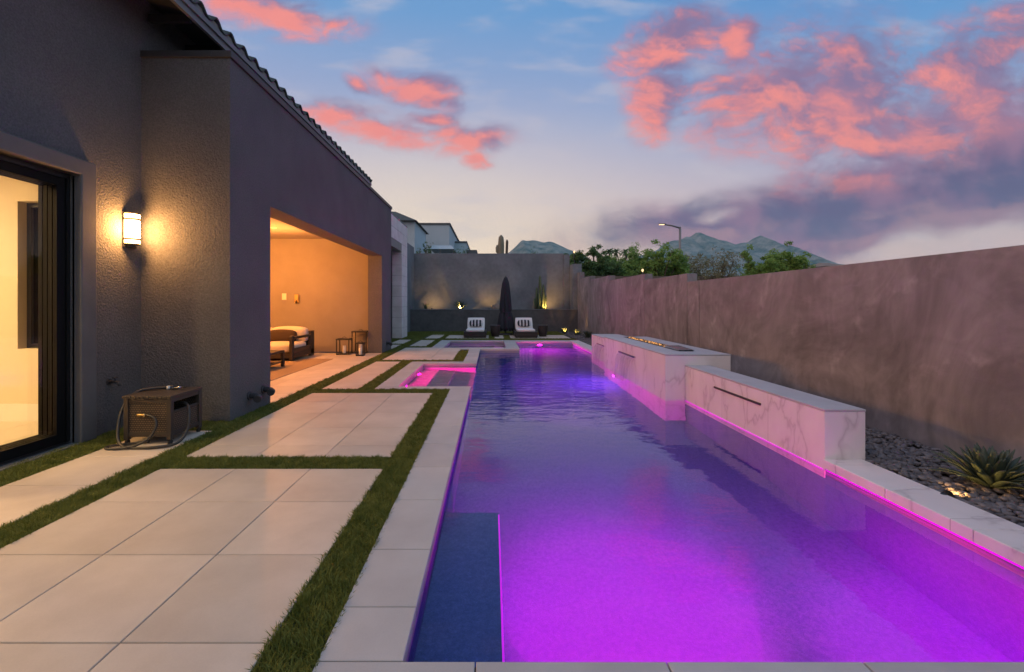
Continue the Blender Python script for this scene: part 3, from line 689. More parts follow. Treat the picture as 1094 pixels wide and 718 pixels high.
# patio fittings
t = thing('recessed_light', 'round recessed light glowing in the covered patio ceiling', 'ceiling light', (-5.25,10.55,3.18))
b = MB(); b.lathe([(.095,-.008),(.095,-.0005),(.06,-.0005),(.06,-.008)]); b.build('trim_ring', M['white_plastic'], t)
b = MB(); b.lathe([(.058,-.006),(.058,-.003)]); b.build('lens', M['can_lens'], t)
t = thing('light_switch', 'small white switch plate on the patio back wall', 'light switch', (-5.84,12.4,1.55))
b = MB(); b.box(-.06,.06,-.008,-.0005,-.09,.09); b.build('plate', M['white_plastic'], t, bevel=.003)
b = MB(); b.box(-.018,.018,-.014,-.008,-.035,.035); b.build('rocker', M['white_plastic'], t)
t = thing('outlet_box', 'dark bronze weatherproof box on the patio back wall beside the switch', 'outlet box', (-5.47,12.4,1.49))
b = MB(); b.box(-.065,.065,-.06,-.0005,-.12,.12); b.build('cover', M['brass'], t, bevel=.015)
b = MB(); b.tube([(0,-.065,-.05),(0,-.09,-.08),(0,-.09,-.13)], .014, 8); b.build('cord_plug', M['black_metal'], t)
# rug
b = MB(); b.box(-7.6,-3.85, 7.4,10.72, .001,.012); o = b.build('rug', M['rug'], bevel=.004); tag(o, 'flat woven tan rug under the patio seating', 'rug')

def cushion(x0,x1,y0,y1,z0,z1,puff=.03,n=10):
    """pillow-like box with rounded, puffed faces"""
    bm = bmesh.new(); bmesh.ops.create_cube(bm, size=2); bmesh.ops.subdivide_edges(bm, edges=bm.edges[:], cuts=n, use_grid_fill=True)
    q = MB(); cx,cy,cz = (x0+x1)/2,(y0+y1)/2,(z0+z1)/2; hx,hy,hz = (x1-x0)/2,(y1-y0)/2,(z1-z0)/2
    r = min(hx,hy,hz)*.55; vs = []
    for v in bm.verts:
        p = [v.co.x*hx, v.co.y*hy, v.co.z*hz]; hh = [hx,hy,hz]
        c_ = [max(-(hh[i]-r), min(hh[i]-r, p[i])) for i in range(3)]; d = [p[i]-c_[i] for i in range(3)]
        L = math.sqrt(sum(k*k for k in d)) or 1
        if L > 0: p = [c_[i]+d[i]/L*r if L > 1e-6 else p[i] for i in range(3)]
        bl = (1-v.co.x**2)*(1-v.co.y**2)*(1-v.co.z**2) if False else 0
        for i in range(3):
            o_ = [j for j in range(3) if j != i]
            w = max(0,(1-(p[o_[0]]/hh[o_[0]])**2))*max(0,(1-(p[o_[1]]/hh[o_[1]])**2))
            if abs(p[i]) > hh[i]-r: p[i] += math.copysign(puff*w, p[i])
        vs.append((p[0]+cx,p[1]+cy,p[2]+cz))
    q.add(vs, [tuple(v.index for v in f.verts) for f in bm.faces], 0, True); bm.free()
    return q
# sofa (faces the camera side of the patio)
sf = thing('patio_sofa', 'dark framed patio sofa with cream cushions on the tan rug', 'sofa', (-4.62,10.2,.0))
b = MB(); b.box(-2.0,0,.06,1.28,.07,.20); b.build('base', M['dark_wood'], sf, bevel=.008)
b = MB(); b.box(-.07,0,-.0,.12,.02,.60); b.box(-.07,0,1.06,1.28,.02,.66); b.box(-.075,.005,.121,1.059,.52,.575); b.box(-.06,-.01,.121,1.059,.201,.30); b.build('arm', M['dark_wood'], sf, bevel=.006)
b = MB(); b.box(-2.0,-1.93,0,.12,.02,.60); b.box(-2.0,-1.93,1.06,1.28,.02,.66); b.box(-2.005,-1.925,.121,1.059,.52,.575); b.build('arm', M['dark_wood'], sf, bevel=.006)
b = MB(); b.box(-1.93,-.075,1.18,1.27,.201,.60); b.build('backrest', M['dark_wood'], sf, bevel=.006)
cushion(-.97,-.085,.05,1.02,.205,.40,.03).build('seat_cushion', M['cushion'], sf); cushion(-1.9,-.98,.05,1.02,.205,.40,.03).build('seat_cushion', M['cushion'], sf)
cushion(-.96,-.095,.90,1.16,.38,.74,.04).build('back_cushion', M['cushion'], sf); cushion(-1.89,-.97,.90,1.16,.38,.74,.04).build('back_cushion', M['cushion'], sf)
o = cushion(-.32,.32,-.08,.08,-.14,.14,.04).build('throw_pillow', M['brown_fabric']); o.location = (-5.22,10.97,.535); o.rotation_euler = (R(-16),0,R(3))
tag(o, 'brown throw pillow leaning on the cream sofa back', 'pillow')
# coffee table
ct = thing('coffee_table', 'low dark coffee table with a lower shelf standing on the rug', 'coffee table', (-4.95,9.05,.012))
b = MB(); b.box(-.52,.52,-.38,.38,.30,.345); b.build('table_top', M['dark_wood'], ct, bevel=.005)
b = MB(); b.box(-.46,.46,-.33,.33,.075,.10); b.build('shelf', M['dark_wood'], ct, bevel=.004)
for sx in (-1,1):
    for sy in (-1,1):
        b = MB(); b.box(sx*.49-.03,sx*.49+.03, sy*.35-.03,sy*.35+.03, 0,.30); b.build('leg', M['dark_wood'], ct, bevel=.003)
# lanterns
def lantern(x, y, w, h, label, candle_h):
    t = thing('lantern', label, 'lantern', (x,y,.0), R(4), 'floor lanterns on the patio'); a = w/2; k = .022
    for sx in (-1,1):
        for sy in (-1,1):
            b = MB(); b.box(sx*(a-k/2)-k/2, sx*(a-k/2)+k/2, sy*(a-k/2)-k/2, sy*(a-k/2)+k/2, .031,h-.0305); b.build('post', M['black_metal'], t)
    b = MB(); b.box(-a,a,-a,a,0,.03); b.build('base', M['black_metal'], t, bevel=.003)
    b = MB(); b.box(-a-.008,a+.008,-a-.008,a+.008,h-.03,h); b.build('top', M['black_metal'], t, bevel=.003)
    b = MB(); b.tube([(-.05,0,h),(-.05,0,h+.02),(0,0,h+.05),(.05,0,h+.02),(.05,0,h)], .006, 8); b.build('handle', M['black_metal'], t)
    b = MB(); b.lathe([(.038,.031),(.04,.04),(.04,.031+candle_h),(.03,.031+candle_h-.004)], n=18); b.build('candle', M['white_wax'], t)
    return t
lantern(-3.93,11.75,.34,.42,'medium square black lantern on the left of three', .20)
lantern(-3.60,12.12,.40,.60,'tallest black lantern standing against the patio corner', .22)
lantern(-3.40,11.42,.20,.34,'smallest black lantern in front of the tall one', .22)

# ------------------------------------------------------------------ hose box + hose
hb = thing('storage_box', 'brown woven resin hose box on castors by the house corner', 'hose box', (-3.29,4.43,.0))
fr = M['wicker_frame']
b = MB()
for sx in (-1,1):
    for sy in (-1,1): b.box(sx*.205-.022,sx*.205+.022, sy*.205-.022,sy*.205+.022, .045,.44)
b.box(-.183,.183,-.222,-.19,.40,.44); b.box(-.183,.183,-.222,-.19,.075,.115); b.box(-.183,.183,.19,.222,.40,.44); b.box(-.183,.183,.19,.222,.075,.115)
for sx in (-1,1): b.box(sx*.206-.016,sx*.206+.016,-.183,.183,.40,.44); b.box(sx*.206-.016,sx*.206+.016,-.183,.183,.075,.115); b.box(sx*.206-.016,sx*.206+.016,-.183,.183,.295,.315)
b.build('frame', fr, hb, bevel=.004)
b = MB(); b.box(-.183,.183,-.212,-.20,.115,.40); b.build('front_panel', M['wicker'], hb)
b = MB(); b.box(-.183,.183,.20,.212,.115,.40); b.build('rear_panel', M['wicker'], hb)
for sx in (-1,1):
    b = MB(); b.box(sx*.206-.005,sx*.206+.005,-.183,.183,.115,.295); b.build('side_panel', M['wicker'], hb)
b = MB()
for k in range(11): b.box(-.235+.0425*k,-.235+.0425*k+.039,-.235,.235,.441,.468)
b.build('lid', fr, hb, bevel=.003)
b = MB(); b.box(-.18,.18,-.18,.18,.08,.09); b.build('floor_panel', fr, hb)
for sx in (-1,1):
    for sy in (-1,1):
        b = MB(); b.tube([(sx*.205-.012,sy*.205,.022),(sx*.205+.012,sy*.205,.022)], .022, 12); b.build('castor', M['black_metal'], hb)
def spline(pts, n=10):
    pts = [Vector(p) for p in pts]; out = []
    for i in range(len(pts)-1):
        p0 = pts[max(i-1,0)]; p1 = pts[i]; p2 = pts[i+1]; p3 = pts[min(i+2,len(pts)-1)]
        for k in range(n):
            t = k/n
            out.append(.5*((2*p1)+(-p0+p2)*t+(2*p0-5*p1+4*p2-p3)*t*t+(-p0+3*p1-3*p2+p3)*t**3))
    out.append(pts[-1]); return out
ho = thing('garden_hose', 'dark garden hose with brass end looped over the woven hose box', 'hose', (0,0,0))
hp = [(-3.42,4.60,.482),(-3.30,4.56,.485),(-3.44,4.48,.488),(-3.53,4.38,.47),(-3.565,4.27,.36),(-3.56,4.20,.20),(-3.50,4.13,.06),(-3.38,4.08,.017),(-3.15,4.08,.016),(-2.98,4.16,.03),
      (-2.95,4.26,.12),(-2.955,4.30,.24),(-2.99,4.34,.33),(-3.06,4.39,.36),(-3.14,4.42,.35)]
b = MB(); b.tube(spline(hp), .0135, 10); b.build('outer_loop', M['rubber'], ho)
hp2 = [(-3.30,4.20,.285),(-3.255,4.185,.288),(-3.19,4.17,.26),(-3.165,4.15,.19),(-3.20,4.12,.10),(-3.30,4.08,.035),(-3.45,4.05,.014),(-3.56,4.06,.014),(-3.57,4.13,.015),(-3.45,4.19,.016),(-3.30,4.24,.02)]
b = MB(); b.tube(spline(hp2), .0115, 10); b.build('inner_loop', M['rubber'], ho)
b = MB(); b.tube([(-3.385,4.205,.283),(-3.36,4.203,.284),(-3.33,4.202,.285),(-3.32,4.201,.285),(-3.295,4.20,.285)], [.017,.017,.014,.02,.02], 12); b.build('brass_coupling', M['brass'], ho)
sn = thing('spray_nozzle', 'small metal spray nozzle lying on the hose box lid', 'nozzle', (-3.22,4.52,.482))
b = MB(); b.tube([(-.06,0,0),(.0,0,.006),(.03,0,.01)], [.012,.014,.012], 10); b.build('barrel', M['chrome'], sn)
b = MB(); b.tube([(.035,.0,.01),(.06,.02,.012),(.085,.0,.012),(.06,-.02,.012),(.035,0,.01)], .006, 8); b.build('handle', M['black_metal'], sn)
b = MB(); b.lathe([(.014,-.012),(.016,0),(.016,.02),(.012,.024)], (-.10,.0,0), 12); b.build('tip', M['white_plastic'], sn)
tp = thing('outdoor_tap', 'dark hose tap on the house wall above the woven box', 'tap', (-4.02,4.62,.53))
b = MB(); b.tube([(0.001,0,0),(.012,0,0)], .032, 14); b.tube([(.012,0,0),(.08,0,0),(.105,0,-.01),(.115,0,-.045)], .013, 10); b.build('spout', M['dark_metal'], tp)
b = MB(); b.tube([(.07,0,.013),(.07,0,.04)], .007, 8); b.tube([(.07,-.03,.045),(.07,.03,.045)], .007, 8); b.build('handle', M['dark_metal'], tp)

# ------------------------------------------------------------------ marble water features
def fall_sheet(x, y0, y1, ztop, label, out=.10):
    vs = []; fs = []; n = 14; m_ = 16
    for i in range(n+1):
        t = i/n
        for j in range(m_+1):
            y = y0+(y1-y0)*j/m_; pin = .06*t*(1-2*j/m_)
            vs.append((x-.03-out*math.sqrt(t)*1.0+.004*math.sin(j*2.1+i*.5), y+pin*(y1-y0), ztop-(ztop+.10)*t*t*.6-(ztop+.10)*t*.4))
    for i in range(n):
        for j in range(m_): a = i*(m_+1)+j; fs.append((a,a+1,a+m_+2,a+m_+1))
    b = MB(); b.add(vs, fs, 0, True); o = b.build('waterfall', M['fall']); tag(o, label, 'falling water', 'sheets of falling water'); return o
fb = thing('fire_feature', 'tall marble block with a fire trough along its top, standing in the pool', 'fire feature', (0,0,0))
b = MB()
b.box(2.60,3.58, 6.58,10.14, -1.3,.57); b.build('body', M['marble'], fb, bevel=.006)
b = MB(); b.box(2.598,3.0, 6.578,10.142, .572,.592); b.box(3.22,3.582, 6.578,10.142, .572,.592); b.box(3.0,3.22, 6.578,7.0, .572,.592); b.box(3.0,3.22, 10.0,10.142, .572,.592); b.build('top', M['cap_stone'], fb, bevel=.003)
b = MB(); b.box(3.002,3.022,7.002,9.998,.571,.598); b.box(3.198,3.218,7.002,9.998,.571,.598); b.box(3.022,3.198,7.002,7.02,.571,.598); b.box(3.022,3.198,9.98,9.998,.571,.598); b.build('trough', M['black_metal'], fb)
pv, pf = [], []; off = 0
pebbles(420, 3.04,3.18, 7.75,9.95, .014,.026, .575, False)
lr = raw_mesh('lava_rock', np.vstack(pv), np.vstack(pf), M['ember'], fb, smooth=True); lr['kind'] = 'stuff'
b = MB()
for k in range(24):
    y = random.uniform(7.75,9.93); x = 3.11+random.uniform(-.05,.05); h_ = random.uniform(.012,.032); r_ = random.uniform(.006,.012); a = random.uniform(-.01,.01)
    b.tube([(x,y,.592),(x+a,y,.592+h_*.35),(x+a*1.6,y+.004,.592+h_*.75),(x+a,y,.592+h_)], [r_*.6,r_,r_*.6,.001], 6)
o = b.build('flame', M['flame'], fb); o['kind'] = 'stuff'
b = MB(); b.add([(2.99,7.02,.600),(3.23,7.02,.600),(3.23,7.55,.604),(2.99,7.55,.604),(2.98,7.0,.612),(3.24,7.0,.612),(3.24,7.60,.632),(2.98,7.60,.632)], [(0,3,2,1),(4,5,6,7),(0,1,5,4),(1,2,6,5),(2,3,7,6),(3,0,4,7)]); b.build('burner_cover', M['chrome'], fb, bevel=.004)
b = MB(); b.box(2.575,2.599, 7.94,8.94, .365,.385); b.box(2.585,2.5995,7.93,8.95,.386,.394); b.build('spout', M['chrome'], fb)
fall_sheet(2.60, 7.98,8.90, .362, 'wide sheet of water falling from the fire block into the pool')
wb2 = thing('water_wall', 'low marble block with a dark spout slot at the pool edge', 'water feature', (0,0,0), 0, 'marble blocks along the pool')
b = MB(); b.box(2.893,3.25, 3.82,6.578, -.3,.41); b.build('body', M['marble'], wb2, bevel=.006)
b = MB(); b.box(2.891,3.252, 3.818,6.576, .412,.432); b.build('top', M['cap_stone'], wb2, bevel=.003)
b = MB(); b.box(2.878,2.8925, 4.72,5.70, .258,.282); b.build('spout', M['dark_metal'], wb2, bevel=.002)
wb3 = thing('water_wall', 'far marble block with a small waterfall beyond the fire block', 'water feature', (0,0,0), 0, 'marble blocks along the pool')
b = MB(); b.box(2.78,3.5, 10.145,12.2, -1.3,.49); b.build('body', M['marble'], wb3, bevel=.006)
b = MB(); b.box(2.778,3.502, 10.145,12.202, .492,.51); b.build('top', M['cap_stone'], wb3, bevel=.003)
b = MB(); b.box(2.755,2.779, 10.75,11.55, .30,.32); b.build('spout', M['chrome'], wb3)
fall_sheet(2.78, 10.78,11.52, .298, 'narrow sheet of water falling from the far marble block')
# LED strips along the waterline, plus an added glow line on the ledge edge
def led(x0,x1,y0,y1,z0,z1,label):
    b = MB(); b.box(x0,x1,y0,y1,z0,z1); o = b.build('light_strip', M['led']); tag(o, label, 'light strip', 'violet light strips at the waterline'); return o
led(2.888,2.898,1.70,3.80,-.092,-.083,'violet light strip under the right coping at the near corner')
led(2.887,2.8925,3.84,6.56,-.096,-.091,'thin violet light strip along the foot of the low marble block')
led(2.888,2.898,12.3,15.6,-.092,-.085,'violet light strip under the far right coping')
led(-.354,-.346,1.70,6.9,-.068,-.060,'violet light strip under the left coping')
led(.0505,.060,1.68,3.33,-.445,-.432,'added submerged violet glow line along the edge of the shallow ledge')  # added glowing strip, stands in for the brightly lit riser of the ledge
# pool lights
def pool_light(loc, rot, label, m='pool_lens', r=.09):
    t = thing('pool_light', label, 'pool light', loc, 0, 'underwater pool lights'); t.rotation_euler = rot
    b = MB(); b.lathe([(r+.02,0),(r+.02,.012),(r,.016),(r,.0)], n=24); b.build('ring', M['chrome'], t)
    b = MB(); b.lathe([(r-.002,.002),(r-.01,.02),(r*.5,.026)], n=24); b.build('lens', M[m], t); return t
pool_light((1.72,15.698,-.17), (R(90),0,0), 'round pool light glowing on the far pool wall', r=.07)
pool_light((1.0,1.642,-.62), (R(-90),0,0), 'first round pool light under water on the near pool wall')
pool_light((2.3,1.642,-.62), (R(-90),0,0), 'second round pool light under water on the near pool wall')
pool_light((2.597,9.3,-.55), (0,R(-90),0), 'round pool light under water on the fire block')
pool_light((-1.548,7.75,-.20), (0,R(90),0), 'near pink light in the entry steps', 'spa_lens', .06)
pool_light((-1.548,9.15,-.20), (0,R(90),0), 'far pink light in the entry steps', 'spa_lens', .06)
dr = thing('pool_drain', 'round dark drain cover on the shallow ledge', 'drain', (-.13,1.93,-.419)); b = MB(); b.lathe([(.05,0),(.05,.006),(.04,.009)], n=20); b.build('grate', M['dark_metal'], dr)
dr2 = thing('pool_drain', 'dark drain cover on the deep pool floor', 'drain', (2.2,2.3,-1.249)); b = MB(); b.lathe([(.08,0),(.08,.006),(.06,.01)], n=20); b.build('grate', M['dark_metal'], dr2)

# ------------------------------------------------------------------ boundary walls
bw = thing('boundary_wall', 'long stepped brown plaster wall along the right side of the pool', 'wall', (0,0,0))
steps = [(-3,8.9,1.815),(8.905,9.45,1.82),(9.45,12.06,2.0),(12.065,15.7,2.17),(15.705,18.7,2.36),(18.705,20.9,2.53),(20.905,21.5,2.86)]
b = MB()
for (y0,y1,z) in steps: b.box(4.2,4.42,y0,y1-.014,-.1,z)
b.build('body', M['plaster'], bw, bevel=.004)
b = MB()
for (y0,y1,z) in steps: b.box(4.206,4.41,y0+.001,y1,-.1,z-.01)
b.build('joint_filler', M['grout'], bw)
rw = thing('retaining_wall', 'low dark grey retaining wall behind the loungers', 'wall', (0,0,0))
b = MB(); b.box(-3.95,4.2,21.4,21.55,-.1,1.05); b.build('body', M['dark_plaster'], rw)
b = MB(); b.box(-3.95,4.2,21.38,21.66,1.052,1.085); b.build('ledge', M['grey_plaster'], rw, bevel=.004)
b = MB(); b.box(-3.94,4.19,21.55,22.5,.9,1.03); o = b.build('planter_soil', M['soil'], rw)
uw = thing('back_wall', 'tall blue grey plaster wall across the far end of the yard', 'wall', (0,0,0))
b = MB(); b.box(-4.6,3.70,22.5,22.75,-.1,3.92); b.box(3.704,3.98,22.42,22.75,-.1,3.86); b.box(3.985,4.42,21.52,22.75,-.1,3.3); b.build('body', M['grey_plaster'], uw, bevel=.004)

# stone portal and rear wing of the house
b = MB()
cz = np.linspace(0, 4.49, 12)
for k in range(11):
    z0, z1 = cz[k]+.004, cz[k+1]-.004
    offs = .45 if k % 2 else 0
    # pier beyond the opening
    b.box(-3.86,-3.48,17.1,17.60+offs*.4,z0,z1); b.box(-3.86,-3.48,17.608+offs*.4,18.2,z0,z1)
    if z0 > 3.3:
        ys2 = [14.6,15.4-offs,16.2-offs,17.094]
        for q in range(3): b.box(-3.86,-3.48,ys2[q]+.004,ys2[q+1]-.004,z0,z1)
sp_ = b.build('stone_portal', M['stone'], house, bevel=.006)
b = MB(); b.box(-3.85,-3.49,17.11,18.19,0,4.48); b.box(-3.85,-3.49,14.62,17.1,3.38,4.48); b.box(-3.9,-3.47,14.6,18.22,4.492,4.53); b.build('portal_core', M['bird_stop'], house)
b = MB(); b.box(-4.6,-3.92,13.18,18.2,0,4.3); b.build('wing_wall', M['stucco'], house)
b = MB(); b.box(-3.919,-3.90,14.8,16.6,.0,2.9); b.build('portal_door', M['dark_wood'], house)
b = MB(); b.box(-4.6,-3.95,18.2,22.48,-.05,4.22); o = b.build('wing_end', M['grey_plaster'], house)

# ------------------------------------------------------------------ loungers, tables, umbrella
def lounger(x, y, label):
    t = thing('sun_lounger', label, 'sun lounger', (x,y,0), 0, 'sun loungers at the far end of the pool')
    b = MB(); b.box(-.45,.45,0,1.85,.04,.235); b.build('base', M['dark_wicker'], t, bevel=.01)
    for sx in (-.4,.4):
        for sy in (.06,1.78):
            b = MB(); b.box(sx-.03,sx+.03,sy-.03,sy+.03,0,.0395); b.build('foot', M['black_metal'], t)
    cushion(-.36,.36,.04,1.2,.236,.33,.01).build('seat_cushion', M['white_cushion'], t)
    o = cushion(-.36,.36,-.045,.045,0,.62,.01).build('back_cushion', M['white_cushion'], t); o.location = (0,1.17,.27); o.rotation_euler = (R(-42),0,0)
    b = MB(); b.box(-.38,.38,0,.03,0,.62); o = b.build('backrest', M['dark_wicker'], t); o.location = (0,1.245,.255); o.rotation_euler = (R(-42),0,0)
    return t
lounger(-.65,17.35,'dark lounger with white cushions to the left of the closed umbrella')
lounger(1.38,17.35,'dark lounger with white cushions to the right of the closed umbrella')
for (x, lb) in ((-.65,'striped black and white pillow on the left lounger'),(1.38,'striped black and white pillow on the right lounger')):
    o = cushion(-.24,.24,-.05,.05,-.13,.13,.04).build('striped_pillow', M['stripe']); o.location = (x,18.58,.53); o.rotation_euler = (R(-38),0,0)
    tag(o, lb, 'pillow', 'striped pillows on the loungers')
def planter(x, y, label):
    t = thing('side_table', label, 'side table', (x,y,0), 0, 'round wicker tables by the loungers')
    b = MB(); b.lathe([(.15,0),(.19,.2),(.215,.42),(.21,.44)], n=20); b.build('base', M['dark_wicker'], t)
    b = MB(); b.lathe([(.225,.441),(.23,.45),(.23,.465),(.22,.47)], n=20); b.build('top', M['dark_metal'], t)
planter(.16,18.1,'dark wicker side table between the left lounger and the umbrella')
planter(2.12,18.15,'dark wicker side table right of the right lounger')
um = thing('patio_umbrella', 'closed black patio umbrella tied around its pole', 'umbrella', (.62,19.0,0))
b = MB(); b.lathe([(.30,0),(.30,.05),(.27,.07),(.05,.08)], n=24); b.build('base', M['dark_metal'], um)
b = MB(); b.tube([(0,0,.08),(0,0,2.42)], .026, 12); b.build('pole', M['dark_metal'], um)
vs = []; n = 64; prof = [(.03,2.50),(.07,2.46),(.13,2.25),(.17,1.9),(.20,1.5),(.23,1.1),(.20,.98),(.24,.9),(.29,.6),(.32,.35),(.33,.22)]
for (r_, z) in prof:
    for j in range(n):
        a = 2*math.pi*j/n; w = 1+.17*math.sin(8*a+z)*min(1,(2.5-z)*2)+.06*math.sin(19*a+3*z)
        vs.append((r_*w*math.cos(a), r_*w*math.sin(a), z+(.06*math.sin(8*a) if z < .3 else 0)))
fs = [(i*n+j, i*n+(j+1)%n, (i+1)*n+(j+1)%n, (i+1)*n+j) for i in range(len(prof)-1) for j in range(n)]
b = MB(); b.add(vs, fs, 0, True); o = b.build('canopy', M['umbrella'], um); sld = o.modifiers.new('t','SOLIDIFY'); sld.thickness = .004
b = MB(); vs = []
for z in (.96,1.01):
    for j in range(32): a = 2*math.pi*j/32; vs.append((.235*math.cos(a), .235*math.sin(a), z))
b.add(vs, [(j,(j+1)%32,32+(j+1)%32,32+j) for j in range(32)], 0, True); b.build('tie_strap', M['umbrella'], um)
b = MB(); b.lathe([(.015,2.49),(.025,2.52),(.012,2.56)], n=10); b.build('finial', M['dark_metal'], um)

# ------------------------------------------------------------------ plants
def agave(name, loc, n, L, w, label, cat, m, up=(.25,1.35), group=None, seed=1):
    rr = random.Random(seed); vs = []; fs = []; 
    for k in range(n):
        t = k/n; az = k*2.39996+rr.uniform(-.15,.15); el = up[0]+(up[1]-up[0])*t**.9+rr.uniform(-.06,.06); l = L*(1-.25*t)*rr.uniform(.9,1.08); ww = w*rr.uniform(.85,1.1)
        S = 8; base = len(vs)
        for i in range(S+1):
            s_ = i/S; e = el+ .35*(s_-.3)*(1-t)
            rad = .03+l*s_*math.cos(el)-.0; z = .03*t+l*(s_*math.sin(el)+.10*math.sin(s_*math.pi)*(1-t))
            wd = ww*(.75+.9*s_)*(1-s_)**.75 if s_ < 1 else .0005
            wd = ww*max(.004, (math.sin(math.pi*min(1,(.28+.72*s_)))**.8))
            c, sn_ = math.cos(az), math.sin(az)
            for q, (dw, dz) in enumerate(((-1,.22),(0,0),(1,.22))):
                vs.append((c*rad - sn_*dw*wd - c*dz*wd*math.sin(el), sn_*rad + c*dw*wd - sn_*dz*wd*math.sin(el), z+dz*wd*math.cos(el)))
        for i in range(S):
            for q in range(2): a = base+i*3+q; fs.append((a,a+1,a+4,a+3))
    b = MB(); b.add(vs, fs, 0, True); o = b.build(name, m); o.location = loc
    sd_ = o.modifiers.new('t','SOLIDIFY'); sd_.thickness = .006; sd_.offset = 1
    tag(o, label, cat, group); return o
agave('agave', (3.72,3.28,-.02), 64, .34, .030, 'large green agave on the pebbles by the right wall', 'agave', M['agave'], (.22,1.45), seed=3)
agave('agave', (-1.56,21.95,1.03), 30, .62, .035, 'spiky agave glowing from an uplight on the rear ledge', 'agave', M['agave'], (.5,1.45), seed=5)
agave('yucca', (-3.28,21.95,1.03), 16, .42, .016, 'small thin plant at the left end of the rear ledge', 'plant', M['agave'], (.9,1.5), seed=8)
agave('yucca', (3.35,20.2,-.03), 26, .38, .02, 'small lit spiky plant in the far right pebble bed', 'plant', M['agave'], (.4,1.4), seed=9)
agave('yucca', (3.75,19.3,-.03), 26, .34, .022, 'spiky plant beside the lit one near the stepped wall', 'plant', M['agave'], (.4,1.4), seed=10)
agave('yucca', (3.85,17.6,-.03), 30, .40, .024, 'dark spiky plant in the pebble bed before the others', 'plant', M['agave'], (.4,1.4), seed=12)
def ribbed(b, pts, r, n=24):
    base = len(b.v); b.tube(pts, r, n, smooth=True)
    k = len(pts)
    for i in range(k):
        for j in range(n):
            if j % 2:
                p = Vector(b.v[base+i*n+j]); c_ = Vector(pts[i]); b.v[base+i*n+j] = tuple(c_+(p-c_)*.82)
t = thing('column_cactus', 'cluster of tall column cactus stems on the rear ledge', 'cactus', (2.43,21.98,1.03))
for (x,y,h_,r_) in ((0,0,1.75,.075),(-.14,.05,1.15,.065),(.15,.02,1.3,.065),(-.05,-.12,.85,.06),(.09,-.12,.7,.055),(-.24,-.02,.6,.05),(.25,-.03,.75,.05)):
    b = MB(); ribbed(b, [(x,y,0),(x*1.05,y,h_*.3),(x*1.1,y,h_*.7),(x*1.12,y,h_*.93),(x*1.12,y,h_)], [r_*.85,r_,r_,r_*.8,r_*.15]); b.build('stem', M['cactus'], t)
sg = thing('saguaro_cactus', 'thick saguaro cactus showing above the far wall', 'cactus', (gx(535,27),27,2.8))
b = MB(); top = gz(251,27)-2.8
ribbed(b, [(0,0,0),(0,0,top*.4),(.02,0,top*.8),(.02,0,top*.95),(.02,0,top)], [.17,.2,.19,.15,.03]); b.build('trunk', M['saguaro'], sg)
b = MB(); ribbed(b, [(0,0,top*.62),(-.12,0,top*.60),(-.2,0,top*.63),(-.22,0,top*.72),(-.22,0,top*.78)], [.08,.1,.11,.1,.03]); b.build('arm', M['saguaro'], sg)
t = thing('saguaro_cactus', 'thin bare saguaro stem beside the thick one', 'cactus', (gx(541.2,27),27,2.8))
b = MB(); top = gz(256,27)-2.8; ribbed(b, [(-.03,0,0),(0,0,top*.6),(.03,0,top*.95),(.03,0,top)], [.06,.08,.08,.03]); b.build('trunk', M['bark'], t)
def rock(loc, s, label, seed):
    v = iv.copy(); 
    for i in range(len(v)):
        v[i] *= 1+.22*mn.noise(Vector(v[i])*1.6+Vector((seed,0,0)))
    v = v*np.array(s)+np.array([0,0,s[2]*.55]); o = raw_mesh('rock', v, fi, M['rock'], smooth=False); o.location = loc; tag(o, label, 'rock'); return o
rock((.22,21.95,1.03), (.26,.2,.2), 'rounded lit rock on the rear ledge behind the umbrella', 3)
rock((gx(529.5,26.5),26.5,2.81), (.28,.3,.95), 'pale boulder beside the saguaro above the far wall', 6)

